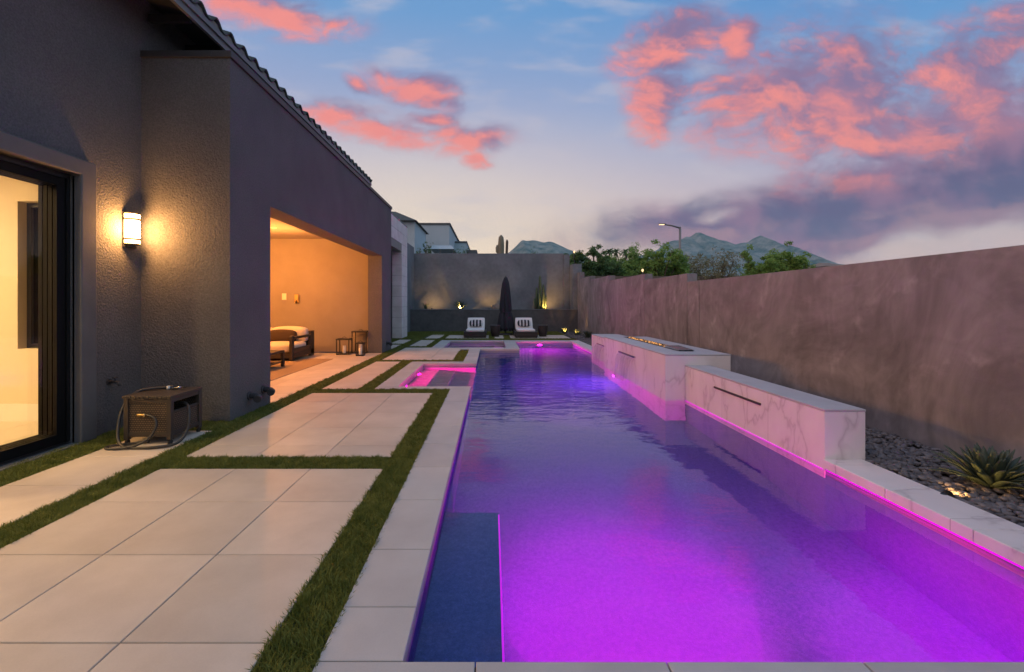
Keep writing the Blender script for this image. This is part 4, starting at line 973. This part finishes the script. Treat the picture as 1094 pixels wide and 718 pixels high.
def tree(x, y, zb, zt, w, dcrown, label, kind='leaf_mid', n=2600, leaf=.10, seed=1, open_=.5, group='trees beyond the stepped wall', name='desert_tree', bare=0):
    rr = random.Random(seed); g = np.random.default_rng(seed)
    t = thing(name, label, 'tree', (x,y,zb), 0, group)
    hgt = zt-zb; trunk_h = hgt*.35
    b = MB(); ends = []
    b.tube([(0,0,-.05),(.05,0,trunk_h*.5),(.0,.05,trunk_h)], [.12*hgt/4,.09*hgt/4,.07*hgt/4], 8)
    nl = 9
    for k in range(nl):
        a = k*2.4+rr.uniform(-.3,.3); rad = w*rr.uniform(.45,.95); zz = hgt*rr.uniform(.62,.97)
        e = Vector((math.cos(a)*rad, math.sin(a)*rad*dcrown, zz)); mid = Vector((e.x*.45,e.y*.45,trunk_h+(zz-trunk_h)*.55))
        b.tube([(0,.02,trunk_h*.85),mid,e], [.05*hgt/4,.03*hgt/4,.008], 6); ends.append(e); ends.append(mid.lerp(e,.5))
        for q in range(3+bare):
            d = Vector((rr.uniform(-1,1),rr.uniform(-1,1),rr.uniform(.1,1))).normalized()*w*rr.uniform(.2,.4)
            s0 = mid.lerp(e, rr.uniform(.2,1)); b.tube([s0, s0+d*.5+Vector((0,0,.03)), s0+d], [.014*hgt/4,.009*hgt/4,.003], 5); ends.append(s0+d)
    b.build('trunk', M['bark'], t)
    # leaf clumps around limb ends
    cl = []
    for e in ends:
        for q in range(4): cl.append((e+Vector((rr.gauss(0,.14*w),rr.gauss(0,.14*w),rr.gauss(0,.06*hgt))), rr.uniform(.12,.26)*w))
    ci = g.integers(0,len(cl),n); cc = np.array([c_[0][:] for c_ in cl])[ci]; cr = np.array([c_[1] for c_ in cl])[ci]
    d = g.normal(size=(n,3)); d /= np.linalg.norm(d,axis=1)[:,None]; rad = cr*g.uniform(0,1,n)**.5
    p = cc+d*rad[:,None]*np.array([1,1,.75])
    p = p[p[:,2] > hgt*.12]; n = len(p)
    u_ = g.normal(size=(n,3)); u_ /= np.linalg.norm(u_,axis=1)[:,None]
    w_ = np.cross(u_, g.normal(size=(n,3))); w_ /= np.linalg.norm(w_,axis=1)[:,None]
    L = leaf*g.uniform(.6,1.3,n)[:,None]
    V = np.stack([p-u_*L, p+w_*L*.38, p+u_*L, p-w_*L*.38],1).reshape(-1,3)
    F = np.arange(n)[:,None]*4+np.array([0,1,2,3])
    raw_mesh('crown', V, F, M[kind], t)
    return t
tree(gx(618,25),25,-.09,gz(270,25),1.0,1,'dark green bushy tree in the corner behind the tall wall','leaf_dark',9880,.085,21)
tree(gx(640,26),26,-.09,gz(268,26),1.2,1,'dark green tree second from the corner of the tall wall','leaf_dark',9880,.085,22)
tree(gx(668,27),27,-.09,gz(271,27),1.5,1,'light green tree behind the middle wall steps','leaf_mid',12350,.085,23)
tree(gx(705,26),26,-.09,gz(263,26),1.4,1,'tall feathery green tree left of the street lamp','leaf_bright',9880,.085,24)
tree(gx(735,29),29,-.09,gz(277,29),1.5,1,'low green brush at the foot of the street lamp','leaf_dry',3600,.07,25)
tree(gx(769,22),22,-.09,gz(271,22),1.2,1,'dry grey brown bush with bare twigs','leaf_dry',2600,.06,26, bare=6)
tree(gx(815,25),25,-.09,gz(271,25),1.05,1,'bright green tree left of the tallest bright tree','leaf_bright',7980,.085,27)
tree(gx(843,25),25,-.09,gz(264,25),1.15,1,'tallest bright green tree below the right mountain','leaf_bright',9880,.085,28)
tree(gx(798,27),27,-.09,gz(287,27),.6,1,'small green shrub between the dry bush and bright trees','leaf_mid',1600,.07,29)
tree(gx(572,30),30,2.8,gz(264,30),.35,1,'tiny dark shrub peeking over the far wall','leaf_dark',500,.05,31, group='shrubs beyond the far wall')
tree(gx(457,33),33,2.8,gz(260,33),.4,1,'small dark shrub by the pale neighbour house','leaf_dark',700,.06,32, group='shrubs beyond the far wall')
tree(gx(493,34),34,2.8,gz(262.5,34),.55,1,'small dark shrub in front of the lower neighbour house','leaf_dark',700,.06,33, group='shrubs beyond the far wall')
tree(gx(447,30),30,2.8,gz(265.5,30),.2,1,'tiny shrub at the left end of the far wall','leaf_dark',300,.05,34, group='shrubs beyond the far wall')
def palm(u, v, Y, label, seed):
    rr = random.Random(seed); x = gx(u,Y); zt = gz(v,Y)
    t = thing('palm_tree', label, 'palm tree', (x,Y,-.09), 0, 'distant palm trees')
    b = MB(); b.tube([(0,0,0),(.1,0,zt*.5),(0,0,zt)], [.22,.17,.15], 8); b.build('trunk', M['bark'], t)
    b = MB()
    for k in range(26):
        a = k*2.4; el = rr.uniform(-.5,1.2); L = rr.uniform(.9,1.3)*Y/60; c, s_ = math.cos(a), math.sin(a); pts = []
        for i in range(6):
            q = i/5; pts.append(Vector((c*L*q*math.cos(el), s_*L*q*math.cos(el), zt+L*(q*math.sin(el)-.55*q*q))))
        side = Vector((-s_,c,0))*.11*Y/60
        vs = []
        for i, p in enumerate(pts): ww = math.sin(math.pi*(.15+.8*i/5)); vs += [p-side*ww+Vector((0,0,-.05)), p+Vector((0,0,.03)), p+side*ww+Vector((0,0,-.05))]
        b.add(vs, [(i*3+j,i*3+j+1,i*3+j+4,i*3+j+3) for i in range(5) for j in range(2)])
    b.build('crown', M['leaf_dark'], t)
palm(634,266,75,'leftmost distant palm tree over the dark trees',1); palm(651,268.5,80,'second distant palm over the tree line',2)
palm(658,268.5,82,'third distant palm over the tree line',3); palm(668.5,268.5,80,'rightmost distant palm over the light green tree',4)

# ------------------------------------------------------------------ neighbours, street lamp, hills
nb = thing('neighbour_house', 'pale blue grey flat roofed house above the far wall', 'house', (0,0,0))
Y = 40; x0, x1 = gx(436,Y), gx(480,Y); zt = gz(238.3,Y)
b = MB(); b.box(x0-6,x1,Y,Y+12,2.7,zt-.15); b.build('wall', M['neighbour'], nb)
b = MB(); b.box(x0-6.1,x1+.1,Y-.1,Y+12.1,zt-.149,zt); b.build('parapet_cap', M['neighbour_dark'], nb)
b = MB(); b.box(gx(446,Y),gx(451,Y),Y-.02,Y-.001,gz(262,Y),gz(256,Y)); b.build('window', M['neighbour_dark'], nb)
nb2 = thing('neighbour_house', 'low pale house right of the taller neighbour', 'house', (0,0,0)); Y = 46
b = MB(); b.box(gx(484,Y),gx(498.5,Y),Y,Y+9,2.7,gz(259.5,Y)); b.build('wall', M['neighbour'], nb2)
b = MB(); b.box(gx(483.5,Y),gx(499,Y),Y-.1,Y+9.1,gz(259.4,Y),gz(257.8,Y)); b.build('parapet_cap', M['neighbour_dark'], nb2)
b = MB(); b.box(gx(499.2,Y),gx(509.5,Y),Y,Y+6,2.7,gz(267,Y)); b.build('garage_wall', M['neighbour_dark'], nb2)
pg = thing('pergola', 'low flat pergola roof in front of the pale neighbour house', 'pergola', (0,0,0)); Y = 34
b = MB(); b.add([(gx(459,Y),Y,gz(266,Y)),(gx(485,Y),Y,gz(266,Y)),(gx(485,Y),Y+3,gz(266,Y)),(gx(459,Y),Y+3,gz(266,Y)),(gx(461.5,Y),Y+.4,gz(261.5,Y)),(gx(482,Y),Y+.4,gz(261.5,Y)),(gx(482,Y),Y+2.6,gz(261.5,Y)),(gx(461.5,Y),Y+2.6,gz(261.5,Y))], [(3,2,1,0),(4,5,6,7),(0,1,5,4),(1,2,6,5),(2,3,7,6),(3,0,4,7)]); b.build('roof', M['neighbour'], pg)
for u in (460,470,484.5):
    b = MB(); x = gx(u,Y); b.box(x-.05,x+.05,Y+.05,Y+.15,2.7,gz(266.05,Y)); b.build('post', M['neighbour_dark'], pg)
nb3 = thing('neighbour_house', 'grey house with a dark tiled roof beyond the stone portal', 'house', (0,0,0)); Y = 32
b = MB(); b.box(-10,gx(443,Y),Y,Y+5.5,2.7,gz(236,Y)); b.build('wall', M['neighbour'], nb3)
b = MB(); xa, xb = -10.3, gx(446,Y); z0, z1 = gz(236.5,Y), gz(226,Y)
b.add([(xa,Y-.4,z0),(xb,Y-.4,z0),(xb,Y+6,z0),(xa,Y+6,z0),(xa,Y+1.5,z1+.5),(xb-1.9,Y+1.5,z1+.3),(xb-1.9,Y+4,z1+.3),(xa,Y+4,z1+.5)], [(3,2,1,0),(4,5,6,7),(0,1,5,4),(1,2,6,5),(2,3,7,6),(3,0,4,7)]); b.build('roof', M['roof_tile'], nb3)
nb4 = thing('neighbour_house', 'distant brown roof just showing over the right wall', 'house', (0,0,0)); Y = 60
b = MB(); xa, xb = gx(884,Y), gx(908,Y); zz = gz(284,Y); zp = gz(279.8,Y); xc = gx(897,Y)
b.add([(xa,Y,zz),(xb,Y,zz),(xb,Y+6,zz),(xa,Y+6,zz),(xc-.4,Y+3,zp+.15),(xc+.4,Y+3,zp+.15)], [(3,2,1,0),(0,1,5,4),(2,3,4,5),(1,2,5),(3,0,4)]); b.build('roof', M['rock'], nb4)
b = MB(); b.box(xa+.3,xb-.3,Y+.3,Y+5.7,-.09,zz-.002); b.build('wall', M['bird_stop'], nb4)
sl_ = thing('street_lamp', 'tall street lamp with a long arm beyond the right wall', 'street lamp', (gx(726.5,45),45,-.09)); zt = gz(242.5,45)
b = MB(); b.tube([(0,0,0),(0,0,zt*.6),(0,0,zt+.09)], [.15,.13,.11], 12); b.build('pole', M['pole'], sl_)
b = MB(); b.tube([(0,0,zt-.02),(-.8,0,zt+.22),(-1.6,0,zt+.34)], [.09,.08,.07], 10); b.build('arm', M['pole'], sl_)
b = MB(); b.box(-2.15,-1.5,-.16,.16,zt+.34,zt+.44); hd = b.build('lamp_head', M['pole'], sl_, bevel=.03)
b = MB(); b.box(-2.12,-1.62,-.13,.13,zt+.315,zt+.338); b.build('lens', M['street_lens'], hd)
def bollard(u, v, Y, label):
    z = gz(v,Y); zb = -.09 if u > 650 else 2.8
    t = thing('garden_lamp', label, 'garden lamp', (gx(u,Y),Y,zb))
    b = MB(); b.tube([(0,0,0),(0,0,z-zb-.08)], .03, 8); b.build('post', M['dark_metal'], t)
    b = MB(); b.lathe([(.02,-.08),(.045,-.02),(.045,.02),(.02,.05)], (0,0,z-zb), 12); b.build('globe', M['warm_lens'], t)
bollard(686.5,288.6,19.5,'small glowing lamp at a step of the right wall'); bollard(613.5,269,24.5,'small glowing lamp above the far corner of the yard')

def hills(name, prof, D, depth, seed, nx=160, ny=46):
    us = np.array([p[0] for p in prof], float); vs_ = np.array([p[1] for p in prof], float)
    xs = (us-525)/470*D; zs = 1.35+(324.5-vs_)/470*D
    X = np.linspace(xs[0], xs[-1], nx); Z = np.interp(X, xs, zs)
    V = []; F = []
    for j in range(ny):
        s = j/(ny-1)*1.14
        for i in range(nx):
            x = X[i]; y = D-depth*(1-s)
            k = s if s <= 1 else max(0, 1-(s-1)*5)
            env = k**1.25 if s <= 1 else k
            edge = max(0, 1-abs(1-s)*9)
            rg = mn.ridged_multi_fractal(Vector((x*.0042+seed, y*.0035, seed)), .9, 2.1, 5, 1.0, 2.0)
            sp2 = mn.noise(Vector((x*.0016+seed, y*.001, 3.1)))
            hz = Z[i]*env*(1+(.22*(rg-1.1)+.25*sp2)*(1-edge)*(1 if s < 1 else .3)*(1.15-s))
            if edge > 0: hz += edge*10*mn.noise(Vector((x*.02, 0, seed)))
            V.append((x, y, max(-3, hz)))
    for j in range(ny-1):
        for i in range(nx-1): a = j*nx+i; F.append((a,a+1,a+nx+1,a+nx))
    return raw_mesh(name, V, F, M['hill'], kind='structure', smooth=False)
hills('mountain', [(640,285),(660,281),(682.8,272.5),(701.8,266.5),(711.3,258),(724.4,256.2),(731.5,252.8),(736,253),(742,248.5),(747,248.4),(754,250),(768.3,255.8),(782.6,260.2),(790,259.3),(796.8,258.9),(804,254.7),(811,250.6),(820.6,255.8),(835,265.4),(849,272.5),(863.4,279.2),(877.6,281.5),(900,282),(935,284),(985,288),(1010,296)], 2500, 1100, 1.7, 240)
hills('mountain', [(430,300),(500,290),(530,278),(544,269.5),(551,262),(558,255.3),(563,256.5),(572,257.2),(585.6,257.3),(594,260.5),(602,263.5),(614,268.5),(640,281),(660,290),(700,300)], 2300, 900, 5.2, 150)

hm = bpy.data.materials.new('haze'); hm.use_nodes = True; hm.node_tree.nodes.clear()
pvn = hm.node_tree.nodes.new('ShaderNodeVolumePrincipled'); pvn.inputs['Density'].default_value = .00013; pvn.inputs['Color'].default_value = (.42,.85,1,1); pvn.inputs['Anisotropy'].default_value = .2
mo = hm.node_tree.nodes.new('ShaderNodeOutputMaterial'); hm.node_tree.links.new(pvn.outputs[0], mo.inputs['Volume'])
b = MB(); b.box(-2790,2790,-2790,2790,-4,470); b.build('haze', hm, kind='stuff')
# ------------------------------------------------------------------ lamps
def light(name, typ, loc, energy, col, size=.1, rot=None, target=None, spot=None, blend=.6, shape=None, size_y=None):
    l = bpy.data.lights.new(name, typ); l.energy = energy; l.color = col
    if typ == 'AREA':
        l.size = size
        if size_y: l.shape = 'RECTANGLE'; l.size_y = size_y
        else: l.shape = 'DISK'
    else: l.shadow_soft_size = size
    if typ == 'SPOT': l.spot_size = R(spot); l.spot_blend = blend
    o = bpy.data.objects.new(name, l); C.objects.link(o); o.location = loc
    if target is not None: o.rotation_euler = (Vector(target)-Vector(loc)).to_track_quat('-Z','Y').to_euler()
    elif rot: o.rotation_euler = rot
    return o
WARM = (1, .58, .22); MAG = (.86, .0, .85); PINK = (1.0, .0, .22)
light('sconce_light', 'POINT', (-3.885,4.755,2.17), 42, (1,.46,.13), .06)
for (x,y) in ((-6.2,1.2),(-6.2,3.6),(-7.6,2.4),(-5.2,2.4)): light('room_light', 'AREA', (x,y,2.98), 74, (1,.63,.29), .25)
for (x,y) in ((-5.25,10.55),(-5.25,8.2),(-7.4,10.55),(-7.4,8.2)): light('patio_light', 'POINT', (x,y,2.45), 190, (1,.36,.075), .05)
def uplight(loc, target, e, label, spot=70):
    t = thing('garden_spotlight', label, 'spotlight', loc, 0, 'small garden uplights')
    d = (Vector(target)-Vector(loc)).normalized(); q = d.to_track_quat('Z','Y').to_euler()
    b = MB(); b.lathe([(.02,-.05),(.028,-.04),(.03,.03),(.026,.03),(.024,.0)], n=14); o = b.build('housing', M['black_metal'], t); o.rotation_euler = q; o.location = (0,0,.06)
    b = MB(); b.lathe([(.023,.008),(.023,.012)], n=14); o = b.build('lens', M['garden_lens'], t); o.rotation_euler = q; o.location = (0,0,.06)
    b = MB(); b.tube([(0,0,-.03),(0,0,.03)], .008, 8); b.build('stake', M['black_metal'], t)
    light('uplight', 'SPOT', Vector(loc)+Vector((0,0,.06))+d*.05, e, (1,.47,.14), .02, target=target, spot=spot, blend=.8)
uplight((3.235,3.13,-.075), (3.62,3.27,.02), 9.0, 'spotlight at the coping aimed at the large agave', 100)
uplight((-1.56,21.75,1.03), (-1.45,22.4,1.8), 110, 'spotlight in front of the agave on the rear ledge', 140)
uplight((-2.95,21.72,1.03), (-2.9,22.5,2.0), 36, 'spotlight in front of the thin plant on the rear ledge', 140)
uplight((2.72,21.70,1.03), (2.7,22.5,2.1), 60, 'spotlight in front of the column cactus', 140)
uplight((-.12,21.85,1.03), (-.1,22.5,2.1), 32, 'spotlight in front of the lit rock on the rear ledge', 120)
uplight((3.30,19.9,-.02), (3.40,20.25,.3), 40, 'spotlight in front of the lit spiky plant', 90)
uplight((3.62,19.0,-.02), (3.78,19.3,.3), 22, 'spotlight in front of the plant by the stepped wall', 90)
# pool lamps sit just off their lenses
light('pool_lamp', 'AREA', (1.0,1.70,-.60), 340, (1,0,.185), .2, rot=(R(54),0,R(4))).data.spread = R(76)
light('pool_lamp', 'AREA', (1.0,1.70,-.58), 120, (1,0,.21), .2, rot=(R(58),0,R(4))).data.spread = R(150)
light('pool_lamp', 'AREA', (2.3,1.70,-.55), 110, (1,0,.22), .2, rot=(R(66),0,R(-24))).data.spread = R(100)
light('pool_lamp', 'AREA', (1.72,15.62,-.30), 420, (1,0,.2), .14, rot=(R(-80),0,0))
light('pool_lamp', 'AREA', (2.55,9.3,-.55), 60, (.7,.05,.7), .2, rot=(0,R(72),0))
light('spa_lamp', 'AREA', (-1.50,7.75,-.16), 210, PINK, .1, rot=(0,R(-88),0))
light('spa_lamp', 'AREA', (-1.50,9.15,-.16), 210, PINK, .1, rot=(0,R(-88),0))
light('spa_lamp', 'AREA', (.40,14.8,-.30), 22, MAG, .1, rot=(0,R(85),0))

# ------------------------------------------------------------------ sky
w = bpy.data.worlds.new('World'); sc.world = w; w.use_nodes = True
nt = w.node_tree; bg = nt.nodes['Background']
L = nt.links.new
def val(x, sock):
    if isinstance(x, (int, float)): sock.default_value = x
    elif isinstance(x, tuple): sock.default_value = x
    else: L(x, sock)
def mth(tree, op, a, b=None, c=None, clamp=False):
    n = tree.nodes.new('ShaderNodeMath'); n.operation = op; n.use_clamp = clamp
    for i, x in enumerate((a,b,c)):
        if x is None: continue
        if isinstance(x, (int,float)): n.inputs[i].default_value = x
        else: tree.links.new(x, n.inputs[i])
    return n.outputs[0]
def maprange(tree, x, a, b, c, d, smooth=True):
    n = tree.nodes.new('ShaderNodeMapRange'); n.interpolation_type = 'SMOOTHSTEP' if smooth else 'LINEAR'
    tree.links.new(x, n.inputs['Value'])
    for k, v_ in zip(('From Min','From Max','To Min','To Max'), (a,b,c,d)): n.inputs[k].default_value = v_
    return n.outputs['Result']
def mixc(tree, f, a, b):
    n = tree.nodes.new('ShaderNodeMix'); n.data_type = 'RGBA'
    for x, s_ in ((f, n.inputs[0]),(a, n.inputs[6]),(b, n.inputs[7])):
        if isinstance(x, (int,float)): s_.default_value = x
        elif isinstance(x, tuple): s_.default_value = (*x, 1)
        else: tree.links.new(x, s_)
    return n.outputs[2]
def ramp(tree, f, stops):
    n = tree.nodes.new('ShaderNodeValToRGB'); e = n.color_ramp.elements
    e[0].position, e[0].color = stops[0][0], (*stops[0][1],1); e[1].position, e[1].color = stops[-1][0], (*stops[-1][1],1)
    for p, c_ in stops[1:-1]: q = e.new(p); q.color = (*c_,1)
    tree.links.new(f, n.inputs['Fac']); return n.outputs['Color']
tc = nt.nodes.new('ShaderNodeTexCoord'); sep = nt.nodes.new('ShaderNodeSeparateXYZ'); L(tc.outputs['Generated'], sep.inputs[0])
dx_, dy_, dz_ = sep.outputs
ysafe = mth(nt, 'MAXIMUM', dy_, .05)
ga = mth(nt, 'DIVIDE', dx_, ysafe); gb = mth(nt, 'DIVIDE', dz_, ysafe)
comb = nt.nodes.new('ShaderNodeCombineXYZ'); L(ga, comb.inputs[0]); L(gb, comb.inputs[1])
# cloud field as a node group: soft ellipses of cloud on the sky, broken up by noise
def cloud_group(name, blobs, holes, amp, scale, lo, hi):
    g = bpy.data.node_groups.new(name, 'ShaderNodeTree')
    g.interface.new_socket('Vector', in_out='INPUT', socket_type='NodeSocketVector'); g.interface.new_socket('Density', in_out='OUTPUT', socket_type='NodeSocketFloat')
    gi = g.nodes.new('NodeGroupInput'); go = g.nodes.new('NodeGroupOutput'); V0 = gi.outputs[0]
    wz = g.nodes.new('ShaderNodeTexNoise'); wz.inputs['Scale'].default_value = 4.5; wz.inputs['Detail'].default_value = 4; g.links.new(V0, wz.inputs['Vector'])
    ws = g.nodes.new('ShaderNodeVectorMath'); ws.operation = 'MULTIPLY_ADD'; ws.inputs[1].default_value = (.14,.09,0); ws.inputs[2].default_value = (-.07,-.045,0); g.links.new(wz.outputs['Color'], ws.inputs[0])
    wa = g.nodes.new('ShaderNodeVectorMath'); wa.operation = 'ADD'; g.links.new(V0, wa.inputs[0]); g.links.new(ws.outputs[0], wa.inputs[1]); V1 = wa.outputs[0]
    def field(bl):
        acc = None
        for (u,v,ru,rv,rot,wt) in bl:
            mp = g.nodes.new('ShaderNodeMapping'); mp.vector_type = 'TEXTURE'
            mp.inputs['Location'].default_value = ((u-525)/470,(324.5-v)/470,0); mp.inputs['Rotation'].default_value = (0,0,R(rot)); mp.inputs['Scale'].default_value = (ru*1.85/470,rv*1.85/470,1)
            g.links.new(V1, mp.inputs['Vector'])
            ln = g.nodes.new('ShaderNodeVectorMath'); ln.operation = 'LENGTH'; g.links.new(mp.outputs[0], ln.inputs[0])
            f = maprange(g, ln.outputs['Value'], 0.0, 1.25, wt*1.15, 0, False)
            acc = f if acc is None else mth(g, 'MAXIMUM', acc, f)
        return acc
    f = field(blobs)
    if holes: f = mth(g, 'SUBTRACT', f, field(holes))
    st = g.nodes.new('ShaderNodeMapping'); st.inputs['Scale'].default_value = (1,1.75,1); g.links.new(V1, st.inputs['Vector'])
    nz = g.nodes.new('ShaderNodeTexNoise'); nz.inputs['Scale'].default_value = scale; nz.inputs['Detail'].default_value = 11; nz.inputs['Roughness'].default_value = .64; nz.inputs['Distortion'].default_value = .35; g.links.new(st.outputs[0], nz.inputs['Vector'])
    k = mth(g, 'MULTIPLY', mth(g, 'SUBTRACT', nz.outputs['Fac'], .5), amp)
    # noise only breaks up what the field already holds
    s_ = mth(g, 'ADD', f, mth(g, 'MULTIPLY', k, mth(g, 'MINIMUM', mth(g, 'MULTIPLY', f, 2.2), 1)))
    g.links.new(s_, go.inputs[0]); return g
pink_blobs = [(715,46,40,22,20,1),(702,104,22,30,-15,1),(787,46,17,22,-20,1),(818,62,22,9,0,.8),(758,112,42,8,0,.85),(826,106,62,42,-12,1),(838,146,30,13,-20,1),(912,108,80,54,-10,1),(870,140,60,28,-15,.95),(930,155,62,20,0,1),
              (1030,110,88,46,36,1),(1000,140,60,26,20,1),(1075,45,30,20,45,1),(1060,140,50,28,10,1),(925,195,62,20,8,.95),
              (295,12,58,15,-10,.95),(357,22,13,8,10,.85),(361,121,38,11,0,.95),(408,141,46,12,-12,1),(492,147,38,11,0,1),(512,166,13,9,0,.9),(448,97,36,12,-22,.95),(462,128,26,5,0,.8),(384,86,11,6,-10,.75)]
dark_blobs = [(775,240,118,20,6,1),(690,250,50,10,8,.75),(972,226,175,36,12,1),(1065,185,110,34,20,1),(920,258,110,20,5,.95),(1180,180,120,60,10,1)]
dark_holes = [(760,234,16,5,10,.5),(985,268,60,9,3,.7),(1060,256,60,10,6,.6)]
gp = cloud_group('sunset_clouds', pink_blobs, None, 2.3, 7, .30, .72); gd = cloud_group('dusk_bank', dark_blobs, dark_holes, 1.2, 5, .22, .75)
def use(g, vec):
    n = nt.nodes.new('ShaderNodeGroup'); n.node_tree = g; L(vec, n.inputs[0]); return n.outputs[0]
sh = nt.nodes.new('ShaderNodeVectorMath'); sh.operation = 'ADD'; L(comb.outputs[0], sh.inputs[0]); sh.inputs[1].default_value = (-.035,-.040,0)
P0, P1 = use(gp, comb.outputs[0]), use(gp, sh.outputs[0]); D0, D1 = use(gd, comb.outputs[0]), use(gd, sh.outputs[0])
front = maprange(nt, dy_, .05, .25, 0, 1)
# clear sky
el = mth(nt, 'DIVIDE', mth(nt, 'ARCSINE', dz_), math.pi/2)
ahead = ramp(nt, el, [(0,(1.25,.82,.50)),(.06,(1.12,.80,.55)),(.12,(.80,.62,.55)),(.20,(.53,.48,.58)),(.27,(.33,.39,.60)),(.37,(.16,.33,.61)),(.5,(.11,.29,.60)),(1,(.20,.30,.52))])
right = ramp(nt, el, [(0,(.86,.58,.50)),(.07,(.70,.54,.52)),(.14,(.48,.42,.55)),(.24,(.18,.36,.64)),(.36,(.05,.24,.58)),(1,(.20,.30,.52))])
behind_l = ramp(nt, el, [(0,(.7,.45,.45)),(.12,(1.35,.76,.64)),(.35,(1.15,.76,.72)),(.7,(.60,.56,.70)),(1,(.36,.43,.60))])
behind_r = ramp(nt, el, [(0,(.34,.40,.52)),(.2,(.46,.58,.74)),(.5,(.48,.60,.78)),(1,(.36,.43,.60))])
behind = mixc(nt, maprange(nt, dx_, -.55, .25, 0, 1), behind_l, behind_r)
azr = maprange(nt, ga, -.1, 1.15, 0, 1)
clear = mixc(nt, azr, ahead, right)
# glow of the set sun, low ahead on the left
glow = mth(nt, 'MULTIPLY', maprange(nt, mth(nt, 'ABSOLUTE', mth(nt, 'ADD', ga, .22)), 0, .75, 1, 0), maprange(nt, gb, .0, .55, 1, 0))
clear = mixc(nt, mth(nt, 'MULTIPLY', glow, .6), clear, (1.05,.90,.66))
PA = maprange(nt, P0, .05, .95, 0, 1); DA = maprange(nt, D0, .06, .85, 0, 1)
lit = mth(nt, 'SUBTRACT', P0, P1)
fnz = nt.nodes.new('ShaderNodeTexNoise'); fnz.inputs['Scale'].default_value = 17; fnz.inputs['Detail'].default_value = 8; fnz.inputs['Roughness'].default_value = .62; L(comb.outputs[0], fnz.inputs['Vector'])
pinkc = mixc(nt, maprange(nt, mth(nt, 'ADD', lit, mth(nt, 'MULTIPLY', mth(nt, 'SUBTRACT', fnz.outputs['Fac'], .5), .8)), -.34, .72, 0, 1), (.25,.165,.30), (.92,.27,.225))
nzc = nt.nodes.new('ShaderNodeTexNoise'); nzc.inputs['Scale'].default_value = 6; nzc.inputs['Detail'].default_value = 5; L(comb.outputs[0], nzc.inputs['Vector'])
pinkc = mixc(nt, maprange(nt, nzc.outputs['Fac'], .45, .66, 0, .3), pinkc, (.70,.22,.25))
dlit = mth(nt, 'SUBTRACT', D0, D1)
darkc = mixc(nt, maprange(nt, nzc.outputs['Fac'], .38, .66, 0, 1), (.115,.092,.20), (.31,.16,.26))
darkc = mixc(nt, maprange(nt, dlit, .08, .6, 0, .6), darkc, (.50,.27,.30))
cirm = nt.nodes.new('ShaderNodeMapping'); cirm.inputs['Scale'].default_value = (2.2,7,1); cirm.inputs['Rotation'].default_value = (0,0,.35); L(comb.outputs[0], cirm.inputs['Vector'])
cir = nt.nodes.new('ShaderNodeTexNoise'); cir.inputs['Scale'].default_value = 2.4; cir.inputs['Detail'].default_value = 7; L(cirm.outputs[0], cir.inputs['Vector'])
skyc = mixc(nt, mth(nt, 'MULTIPLY', maprange(nt, cir.outputs['Fac'], .46, .74, 0, .45), front), clear, (.62,.55,.60))
skyc = mixc(nt, mth(nt, 'MULTIPLY', mth(nt, 'MULTIPLY', PA, front), .95), skyc, pinkc)
skyc = mixc(nt, mth(nt, 'MULTIPLY', mth(nt, 'MULTIPLY', DA, front), .96), skyc, darkc)
skyc = mixc(nt, maprange(nt, dy_, -.15, .22, 1, 0), skyc, behind)
# afterglow over the house side (-X) warms the walls that face it
sun_el, sun_az = R(3), R(-75)
ns = nt.nodes.new('ShaderNodeTexSky'); ns.sky_type = 'NISHITA'; ns.sun_disc = False; ns.sun_elevation = sun_el; ns.sun_rotation = sun_az
nsm = nt.nodes.new('ShaderNodeVectorMath'); nsm.operation = 'SCALE'; L(ns.outputs[0], nsm.inputs[0]); nsm.inputs['Scale'].default_value = .0
add = nt.nodes.new('ShaderNodeVectorMath'); add.operation = 'ADD'; L(skyc, add.inputs[0]); L(nsm.outputs[0], add.inputs[1])
L(add.outputs[0], bg.inputs['Color']); bg.inputs['Strength'].default_value = 1.0
sun = bpy.data.lights.new('sun', 'SUN'); sun.energy = .30; sun.angle = R(40); sun.color = (1,.62,.55)
so = bpy.data.objects.new('sun', sun); C.objects.link(so)
sd_ = Vector((math.sin(sun_az), math.cos(sun_az), math.tan(R(38)))).normalized(); so.rotation_euler = sd_.to_track_quat('Z','Y').to_euler()

# ------------------------------------------------------------------ camera, render
cam = bpy.data.cameras.new('camera'); co = bpy.data.objects.new('camera', cam); C.objects.link(co)
co.location = (0,0,H); co.rotation_euler = (R(90),0,0)
cam.sensor_width = 36; cam.lens = 470/1094*36; cam.shift_x = 22/1094; cam.shift_y = -34.5/1094
cam.clip_start = .05; cam.clip_end = 20000
sc.camera = co
sc.view_settings.view_transform = 'Standard'; sc.view_settings.look = 'None'; sc.view_settings.exposure = .1; sc.view_settings.gamma = 1
sc.render.engine = 'CYCLES'
cy = sc.cycles; cy.volume_bounces = 0; cy.use_denoising = True; cy.max_bounces = 8; cy.diffuse_bounces = 4; cy.glossy_bounces = 4; cy.transmission_bounces = 6; cy.transparent_max_bounces = 12
cy.caustics_reflective = False; cy.caustics_refractive = True; cy.sample_clamp_indirect = 6; cy.blur_glossy = .5
try: cy.denoiser = 'OPENIMAGEDENOISE'
except Exception: pass
